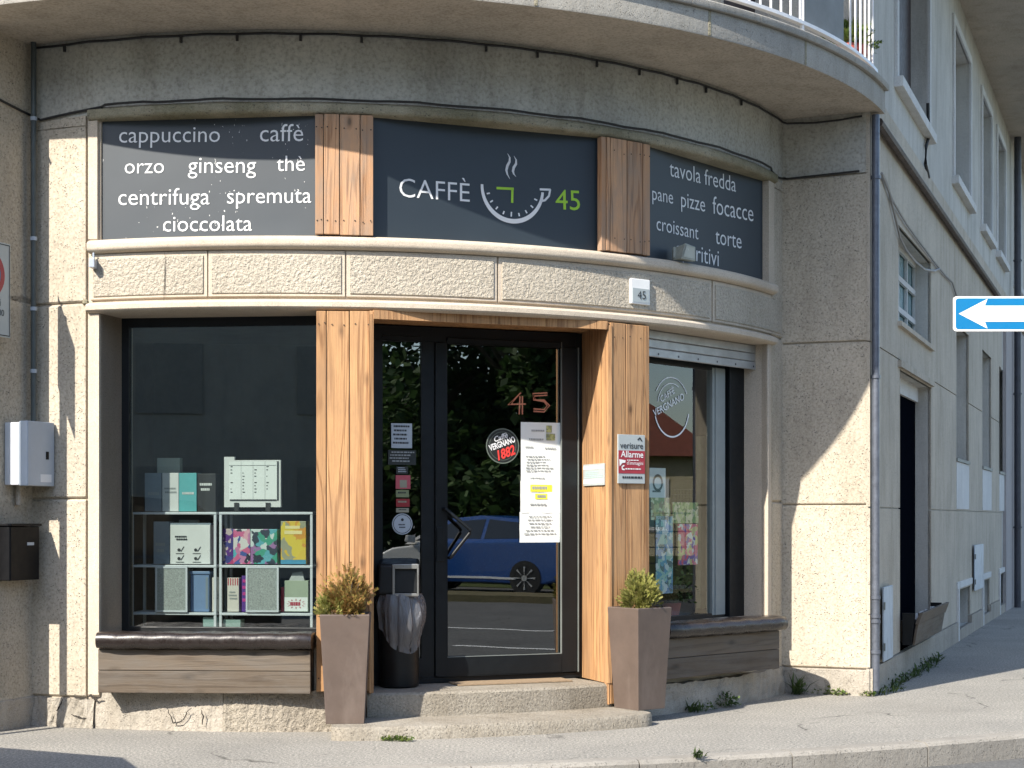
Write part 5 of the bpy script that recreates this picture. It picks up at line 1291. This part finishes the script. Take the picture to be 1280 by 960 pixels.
# one way sign
dO = 11.6; xl = (1192-640)/F*dO; pl_o = Plane((xl, dO), (xl+1.2, dO-.01)); z1 = CAMZ+(HY-370.5)/F*dO; z0 = CAMZ+(HY-414)/F*dO
t = thing('one_way_sign', 'blue one way street sign with a long white arrow', 'street sign', (xl+.62, dO+.05, 0))
def rrect(m_, pl, u0, u1, z0, z1, r, off, o2=None):
    pts = []
    for cx, cz, a0 in ((u1-r, z1-r, 0), (u0+r, z1-r, 90), (u0+r, z0+r, 180), (u1-r, z0+r, 270)):
        for k in range(6): a = R_(a0+18*k); pts.append((cx+r*math.cos(a), cz+r*math.sin(a)))
    m_.face([pl.w(u, z, off) for u, z in pts])
    if o2 is not None:
        m_.face([pl.w(u, z, o2) for u, z in pts[::-1]])
        for i in range(len(pts)): a, b = pts[i], pts[(i+1) % len(pts)]; m_.face([pl.w(*a, off), pl.w(*a, o2), pl.w(*b, o2), pl.w(*b, off)])
m_ = MB(); rrect(m_, pl_o, 0, 1.2, z0, z1, .02, 0, -.02); obj('panel', m_, M['signwhite'], t)
m_ = MB(); rrect(m_, pl_o, .014, 1.186, z0+.014, z1-.014, .022, .002); obj('blue_field', m_, M['signblue'], t, smooth='flatkeep')
zc = (z0+z1)/2; m_ = MB(); h_ = (z1-z0)
m_.face([pl_o.w(.036, zc, .004), pl_o.w(.245, zc-h_*.43, .004), pl_o.w(.225, zc-h_*.23, .004), pl_o.w(1.14, zc-h_*.23, .004), pl_o.w(1.14, zc+h_*.23, .004), pl_o.w(.225, zc+h_*.23, .004), pl_o.w(.245, zc+h_*.43, .004)])
obj('arrow', m_, M['signwhite'], t, smooth='flatkeep')
m_ = MB(); p = pl_o.w(.64, 0, -.06); m_.tube([(p.x,p.y,0),(p.x,p.y,z1+.1)], .03, 12); obj('post', m_, M['bingrey'], t, smooth=True)
# utility hatches on the side wall and the long window box
def hatch(lb, px0, px1, z0, z1):
    a, b = T(px0), T(px1); t = thing('utility_hatch', lb, 'hatch', pl_side.w((a+b)/2, z0)); m_ = MB(); m_.pbox(pl_side, a, b, z0, z1, .021, .034)
    obj('panel', m_, M.setdefault('hatch', paint('pale blue hatch', (.42,.48,.54), .55, .15, dirt=(.2,.2,.2))), t, bevel=.003)
    m_ = MB()
    for z in (z0+(z1-z0)*.2, z0+(z1-z0)*.75): m_.pbox(pl_side, a-.02, a+.01, z-.03, z+.03, .035, .045)
    obj('hinge', m_, M['greyframe'], t)
hatch('tall rusty edged pale hatch beside the corner drainpipe', 1099.5, 1111, .22, .80)
hatch('pale white hatch high on the side wall between two cellar vents', 1215, 1226, .48, 1.02)
a = T(1125); L_b = 1.85; m_ = MB(); z0, z1 = .27, .545; ob, ot = .12, .185
t = thing('window_box', 'dark weathered wooden trough in front of the side doorway', 'trough', pl_side.w(a+L_b/2, z0))
def tro(m_, u0, u1, z0, z1, i0, i1, o0, o1): m_.hexa([pl_side.w(u0,z0,i0), pl_side.w(u0,z0,o0), pl_side.w(u1,z0,o0), pl_side.w(u1,z0,i0), pl_side.w(u0,z1,i1), pl_side.w(u0,z1,o1), pl_side.w(u1,z1,o1), pl_side.w(u1,z1,i1)])
tro(m_, a, a+L_b, z0, z1-.10, ob-.02, .13, ob, .150); tro(m_, a-.02, a+L_b+.02, z1-.098, z1, .125, .16, .155, .19)
obj('front_board', m_, M['benchwood'], t, bevel=.004)
m_ = MB(); tro(m_, a, a+.03, z0, z1-.005, .02, .02, ob-.022, .124); tro(m_, a+L_b-.03, a+L_b, z0, z1-.005, .02, .02, ob-.022, .124); obj_pieces('end_board', m_, M['binblack'], t)
m_ = MB(); m_.pbox(pl_side, a+.03, a+L_b-.03, z0+.02, z1-.07, .0, .10); obj('soil', m_, M['soil'], t)
m_ = MB(); rd = random.Random(2)
for k in range(26): u = a+.1+rd.random()*(L_b-.2); o_ = .03+rd.random()*.06; m_.pbox(pl_side, u, u+.03, z1-.072, z1-.05+rd.random()*.02, o_, o_+.02)
obj('pebbles', m_, M['signwhite'], t); bpy.context.view_layer.update()
# flower pot on the balcony
pp = Vector((2.53, 12.02)); t = thing('flower_pot', 'red flower pot with green plant on the balcony behind the white railing', 'flower pot', (pp.x, pp.y, ZS+.22))
m_ = MB(); m_.lathe((pp.x, pp.y, ZS+.22), [(.10,0),(.13,.20),(.14,.20),(.14,.26),(.11,.26)], 18); obj('pot', m_, M['terracotta'], t, smooth=True)
m_ = MB(); sprays(m_, (pp.x, pp.y, ZS+.50), .18, .18, .14, 260, .05, 12); obj('plant', m_, M['grass'], t, smooth='flatkeep')

# ================================================================== WEEDS
def tuft(m_, c, r, h, n, seed, blade=.006):
    rd = random.Random(seed)
    for i in range(n):
        a = rd.random()*6.283; rr = r*math.sqrt(rd.random()); p = Vector((c[0]+rr*math.cos(a), c[1]+rr*math.sin(a)*.6, c[2])); l = h*rd.uniform(.4,1.1)
        d = Vector((rd.uniform(-.8,.8), rd.uniform(-.9,.3), 1)).normalized(); s = Vector((d.y, -d.x, .1)).normalized()*blade*rd.uniform(.8,2.2)
        mid = p+d*l*.55; tip = p+d*l+Vector((d.x, d.y, -.25))*l*.35
        m_.face([p-s*.4, p+s*.4, mid+s, mid-s]); m_.face([mid-s, mid+s, tip])
def leafy(m_, c, rx, ry, h, n, seed, size=.02):
    rd = random.Random(seed)
    for i in range(n):
        a = rd.random()*6.283; rr = math.sqrt(rd.random()); z = h*rd.random()*(1-rr*.6); p = Vector((c[0]+rx*rr*math.cos(a), c[1]+ry*rr*math.sin(a), c[2]+z+.004)); l = size*rd.uniform(.5,1.4)
        d = Vector((rd.uniform(-1,1), rd.uniform(-1,1), rd.uniform(-.2,.9))).normalized(); s = d.cross(Vector((rd.uniform(-.5,.5),rd.uniform(-.5,.5),1))).normalized()
        m_.face([p, p+d*l*.5+s*l*.35, p+d*l, p+d*l*.5-s*l*.35])
def weed(label, spots, mtl):
    c = spots[0][1]; t = thing('weed', label, 'weed', (c[0], c[1], 0)); m_ = MB()
    for k, (kind, c, rx, ry, h, n, sz) in enumerate(spots):
        (leafy(m_, c, rx, ry, h, n, k+3, sz) if kind == 'L' else tuft(m_, c, rx, h, n, k+5, sz))
    obj('leaves', m_, mtl, t, smooth='flatkeep')
def gp(px, py): d = CAMZ*F/(py-HY); return ((px-640)/F*d, d, 0.0)
sp = []
for k, (px, py) in enumerate(((1008,868),(1022,869),(1036,870),(1050,871),(1062,870),(1074,871),(1084,872))):
    sp.append(('L', gp(px, py-2), .06, .045, .045+.02*(k % 3), 130, .022)); sp.append(('T', gp(px+4, py-3), .05, 0, .07, 12, .004))
weed('sunlit yellow green weeds along the foot of the sunlit wall panel', sp, M['grass'])
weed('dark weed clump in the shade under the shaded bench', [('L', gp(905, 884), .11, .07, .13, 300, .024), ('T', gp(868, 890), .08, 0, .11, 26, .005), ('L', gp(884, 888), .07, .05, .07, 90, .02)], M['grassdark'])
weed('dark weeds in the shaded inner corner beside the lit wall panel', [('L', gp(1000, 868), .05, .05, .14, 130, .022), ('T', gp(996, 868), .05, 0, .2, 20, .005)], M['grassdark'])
weed('small dry green tuft at the edge of the lower door step', [('L', gp(492, 926), .09, .035, .03, 170, .018), ('L', gp(508, 927), .05, .03, .035, 70, .016), ('T', gp(500, 926), .08, 0, .04, 26, .003)], M['grass'])
sp = []; rd = random.Random(8)
for k in range(22):
    tt = .12+k*.16; q = pl_side.w(tt, 0, .05+.07*rd.random()); sp.append(('L', q, .07, .07, .09*rd.uniform(.3,1.1), int(8+44*rd.random()**2), .026)); sp.append(('T', q, .07, 0, .09, 6, .005))
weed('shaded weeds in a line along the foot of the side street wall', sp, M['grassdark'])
p = kp(math.atan2((873-640)/F*8.92-KC.x, KC.y-8.92), KR-.005)
weed('tiny brown green weed growing on the kerb edge', [('L', (p.x, p.y, .0), .035, .03, .05, 50, .018), ('T', (p.x, p.y, 0), .03, 0, .07, 14, .004)], M['grassdark'])

# ================================================================== ACROSS THE STREET (reflected in the glass)
def car(name, label, a, b, yaw_dir, col, L=4.2, H=1.5, Wd=1.75):
    """a,b = street coordinates of the car centre; yaw_dir = plan vector of its nose"""
    c = E1*a+E2*b; f = Vector(yaw_dir).normalized(); s = Vector((-f.y, f.x)); z0 = -.13
    t = thing(name, label, 'car', (c.x, c.y, z0))
    def W(x, y, z): p = c+f*x+s*y; return (p.x, p.y, z0+z)
    body = [(-2.08,.42),(-2.12,.70),(-2.05,.98),(-1.6,1.03),(.75,1.0),(1.6,.90),(2.02,.74),(2.12,.50),(2.05,.26),(1.75,.22),(-1.75,.22),(-2.0,.28)]
    k = L/4.24; m_ = MB()
    rings = []
    for y, sh_, dz in ((-Wd/2, .97, .0), (-Wd/2+.05, 1.0, .0), (Wd/2-.05, 1.0, 0), (Wd/2, .97, 0)):
        rings.append([m_.vert(W(x*k*sh_, y*(1-.06*max(0,(z-.75))), z*H/1.5)) for x, z in body])
    for i in range(3):
        for q in range(len(body)): l = (q+1) % len(body); m_.idx([rings[i][q], rings[i][l], rings[i+1][l], rings[i+1][q]])
    m_.idx(rings[0][::-1]); m_.idx(rings[-1])
    pm_ = paint('car paint '+name+label[:6], col, .22, .05, spec=.8); obj('body', m_, pm_, t, bevel=.05, seg=3)
    roof = [(-1.95,1.0),(-1.35,1.42),(-.2,1.5),(.45,1.44),(1.25,.98)]; m_ = MB(); rings = []
    for y in (-1, 1): rings.append([m_.vert(W(x*k, y*(Wd/2-.05-.20*(z-1)/.5), z*H/1.5)) for x, z in roof])
    n_ = len(roof)
    for q in range(n_-1): m_.idx([rings[0][q], rings[0][q+1], rings[1][q+1], rings[1][q]])
    m_.idx(rings[0]); m_.idx(rings[1][::-1])
    cab_ = obj('cabin', m_, pm_, t)
    for y in (-1, 1):
        m_ = MB(); yy = lambda z: y*(Wd/2-.045-.20*(z-1)/.5)
        for q in ([(-1.62,1.06),(-1.22,1.36),(-.42,1.43),(-.36,1.06)], [(-.28,1.06),(-.34,1.43),(.38,1.38),(1.0,1.06)]): m_.face([W(x*k, yy(z), z*H/1.5) for x, z in q])
        obj('window', m_, M['bluepane2'], cab_, smooth='flatkeep')
        m_ = MB(); m_.hexa([W(.95*k, y*(Wd/2-.02), .98), W(1.12*k, y*(Wd/2-.02), .98), W(1.10*k, y*(Wd/2+.16), 1.0), W(.98*k, y*(Wd/2+.16), 1.0), W(.95*k, y*(Wd/2-.02), 1.12), W(1.08*k, y*(Wd/2-.02), 1.12), W(1.06*k, y*(Wd/2+.16), 1.13), W(.98*k, y*(Wd/2+.16), 1.13)]); obj('mirror', m_, pm_, t, bevel=.02)
        m_ = MB(); m_.hexa([W(-1.1*k, y*(Wd/2-.02), .30), W(1.1*k, y*(Wd/2-.02), .30), W(1.1*k, y*(Wd/2+.012), .30), W(-1.1*k, y*(Wd/2+.012), .30), W(-1.1*k, y*(Wd/2-.02), .34), W(1.1*k, y*(Wd/2-.02), .34), W(1.1*k, y*(Wd/2+.012), .34), W(-1.1*k, y*(Wd/2+.012), .34)]); obj('sill_trim', m_, M['signwhite'], t)
        for x in (-1.3, 1.32):
            wy = y*(Wd/2-.10)
            def ringp(r, n=20, oy=0): return [W(x*k+r*math.cos(2*math.pi*i/n), wy+oy, .33+r*math.sin(2*math.pi*i/n)) for i in range(n)]
            m_ = MB(); o1, o2 = ringp(.33, 20, -y*.1), ringp(.33, 20, y*.11); i2 = ringp(.23, 20, y*.112)
            for i in range(20): l = (i+1) % 20; m_.face([o1[i], o1[l], o2[l], o2[i]]); m_.face([o2[i], o2[l], i2[l], i2[i]])
            wh = obj('wheel', m_, M['tyre'], t)
            m_ = MB()
            for q in range(8):
                a_ = 2*math.pi*q/8; d_ = .09
                m_.face([W(x*k+.05*math.cos(a_), wy+y*.118, .33+.05*math.sin(a_)), W(x*k+.225*math.cos(a_-d_), wy+y*.118, .33+.225*math.sin(a_-d_)), W(x*k+.225*math.cos(a_+d_), wy+y*.118, .33+.225*math.sin(a_+d_))])
            m_.face(ringp(.06, 12, y*.119)); obj('rim', m_, M['signwhite'] if False else M['rimm'], wh, smooth='flatkeep')
            m_ = MB(); m_.face(ringp(.235, 20, y*.108)); obj('hub_shadow', m_, M['tyre'], wh, smooth='flatkeep')
    for y in (-1, 1):
        m_ = MB(); m_.hexa([W(1.95*k, y*.45, .62), W(2.1*k, y*.45, .62), W(1.98*k, y*.82, .62), W(1.85*k, y*.82, .62), W(1.93*k, y*.45, .76), W(2.02*k, y*.45, .76), W(1.93*k, y*.82, .76), W(1.85*k, y*.82, .76)]); obj('headlight', m_, M['lens'], t)
    return t
M['bluepane2'] = paint('car window', (.015,.02,.024), .08, .1, spec=.9); M['tyre'] = paint('tyre rubber', (.018,.018,.018), .8, .2); M['rimm'] = paint('alloy rim', (.55,.55,.55), .3, .1, metal=.6)
car('parked_car', 'blue hatchback parked across the street, seen mirrored in the door glass', 14.55, .15, -E2, (.010,.07,.27), H=1.52)
car('parked_car', 'silver grey car parked ahead of the blue one, mirrored in the side pane', 12.4, -3.0, -E2, (.55,.55,.53), H=1.45)
car('parked_car', 'dark grey car parked by the kerb facing the cafe, throwing its shadow on the pavement', -7.22, 5.09, -E1, (.02,.021,.023), H=1.70, Wd=1.68)
# trees beyond the road
def tree(label, a, b, h, cr, seed, n=2600, low=.2):
    c = E1*a+E2*b; t = thing('street_tree', label, 'tree', (c.x, c.y, -.13), 'trees across the street'); rd = random.Random(seed)
    m_ = MB(); m_.tube([(c.x,c.y,-.2),(c.x+.1,c.y,h*.25),(c.x,c.y+.1,h*.5),(c.x,c.y,h*.8)], [.22,.17,.11,.03], 8)
    for k in range(6):
        an = rd.random()*6.28; z = h*rd.uniform(.25,.6); m_.tube([(c.x,c.y,z),(c.x+math.cos(an)*cr*.4,c.y+math.sin(an)*cr*.4,z+h*.12),(c.x+math.cos(an)*cr*.75,c.y+math.sin(an)*cr*.75,z+h*.2)], [.08,.05,.02], 6)
    obj('trunk', m_, M['bark'], t, smooth=True)
    m_ = MB(); cl = [(rd.uniform(-.7,.7)*cr, rd.uniform(-.7,.7)*cr, h*rd.uniform(low,.95), rd.uniform(.5,.95)*cr*.55) for k in range(16)]
    for i in range(n):
        x, y, z, r = rd.choice(cl); v = Vector((rd.gauss(0,1), rd.gauss(0,1), rd.gauss(0,.8))).normalized()*r*rd.random()**.45
        p = Vector((c.x+x, c.y+y, z))+v; l = rd.uniform(.2,.42)
        d = Vector((rd.uniform(-1,1), rd.uniform(-1,1), rd.uniform(-.8,.6))).normalized(); s = d.cross(Vector((rd.uniform(-1,1),rd.uniform(-1,1),1))).normalized()
        m_.face([p, p+d*l*.5+s*l*.33, p+d*l, p+d*l*.5-s*l*.33])
    obj('crown', m_, M['treeleaf'], t, smooth='flatkeep')
for k, (a, b, h, cr) in enumerate(((19.5,-1.5,9,3.0),(20.5,3.0,10,3.2),(21,-5.5,10,3.4),(19.8,6.8,8.5,2.8),(24,0.5,12,3.6),(24.5,-4,12,3.6),(21.5,-11,11,3.6),(25,5,12,3.4),(22,-16,12,3.6),(25,-14,13,3.8),(26,-20,13,3.8))):
    tree(['broad leafy tree nearest the parked blue car', 'tall leafy tree behind the blue car', 'leafy tree beyond the silver car', 'smaller leafy tree at the end of the row', 'tall back row tree in the middle', 'tall back row tree beyond the silver car', 'outermost tree of the front row', 'tall back row tree at the end', 'fourth front row tree', 'tall dense tree behind the fourth front row tree', 'last tree of the row'][k]+' across the street', a, b, h, cr, k+11, 9000, .10)
m_ = MB(); rd = random.Random(3)
for i in range(9000):
    p = ep(rd.uniform(26.5, 28.5), rd.uniform(-30, 14), 0); p = Vector((p[0], p[1], rd.random()**.8*5.5-.1)); l = rd.uniform(.3,.7)
    d = Vector((rd.uniform(-1,1), rd.uniform(-1,1), rd.uniform(-.6,.8))).normalized(); s = d.cross(Vector((rd.uniform(-1,1),rd.uniform(-1,1),1))).normalized()
    m_.face([p, p+d*l*.5+s*l*.4, p+d*l, p+d*l*.5-s*l*.4])
tag(obj('hedge', m_, M['treeleaf'], smooth='flatkeep'), 'tall dense green hedge behind the row of trees', 'hedge')
# pale house with red roof, seen mirrored in the shuttered window
hc = Vector((52, 17.6)); hd = Vector((-.992, -.125)).normalized(); hs = Vector((-hd.y, hd.x))
hp = Plane(hc-hs*7 if False else hc+hs*7, hc-hs*7)
if hp.n.dot(hd) < 0: hp = Plane(hc-hs*7, hc+hs*7)
ho = thing('house', 'pale yellow house with red tiled roof mirrored in the shuttered window', 'house', (hc.x, hc.y, -.14))
m_ = MB(); m_.pbox(hp, 0, 14, -.2, 3.9, -9, 0); obj('wall', m_, plaster('house render', (.60,.54,.38), (.55,.49,.34), .2, 6), ho)
m_ = MB(); m_.hexa([hp.w(-.6,3.75,.7), hp.w(14.6,3.75,.7), hp.w(14.6,3.75,-9.7), hp.w(-.6,3.75,-9.7), hp.w(2.5,6.6,-4.4), hp.w(11.5,6.6,-4.4), hp.w(11.5,6.6,-4.6), hp.w(2.5,6.6,-4.6)]); obj('roof', m_, M['rooftile'], ho)
for u in (1.5, 4.3, 6.9, 9.4, 12):
    m_ = MB(); m_.pbox(hp, u, u+1.2, .8, 2.9, 0, .06); w_ = obj('window', m_, M['signwhite'], ho)
    m_ = MB(); m_.quad(hp, u+.2, u+1.0, 1.0, 2.7, .065); obj('pane', m_, M['bluepane'], w_, smooth='flatkeep')
q = Vector((1.3, 11.3))+Vector((.994, .112))*15; m_ = MB(); m_.tube([(q.x,q.y,-.14),(q.x,q.y,7.5)], .05, 10)
tag(obj('lamp_post', m_, M['bingrey'], smooth=True), 'plain grey lamp post across the side street', 'lamp post')
m_ = MB(); fq = Plane(Vector((28, 10)), Vector((30, 24)))
fq = Plane(Vector((30, 24)), Vector((28, 8)))
for k in range(60): m_.pbox(fq, k*.27, k*.27+.02, -.1, 1.5, 0, .02)
for z in (.2, .6, 1.0, 1.45): m_.pbox(fq, 0, 16.1, z, z+.03, -.03, -.001)
tag(obj('garden_fence', m_, M['pipedark']), 'dark metal garden fence in front of the pale house', 'fence')
# dark shaded block across the front street, mirrored in the display window
dq = Vector((-12.5, -17)); dpl = Plane(dq+E1*13 if False else dq-Vector((.922,-.386))*16, dq+Vector((.922,-.386))*16)
if dpl.n.dot(Vector((.386,.922))) < 0: dpl = Plane(dq+Vector((.922,-.386))*16, dq-Vector((.922,-.386))*16)
db = thing('apartment_block', 'grey apartment block across the front street mirrored in the display window', 'building', (dq.x, dq.y, -.14))
m_ = MB(); m_.pbox(dpl, 0, 32, -.2, 12.5, -10, 0); obj('wall', m_, plaster('block render', (.41,.395,.33), (.34,.33,.285), .2, 4), db)
for i in range(4):
    for k in range(8):
        m_ = MB(); u, z = 1.5+k*3.9, .9+i*3.0; m_.pbox(dpl, u, u+1.6, z, z+1.7, 0, .05); obj('window', m_, M.setdefault('blockwin', paint('dim block window', (.25,.245,.21), .5, .2)), db)
m_ = MB(); m_.pbox(dpl, -.5, 32.5, 12.5, 12.9, -10.5, .6); obj('roof', m_, M['soffit'], db)
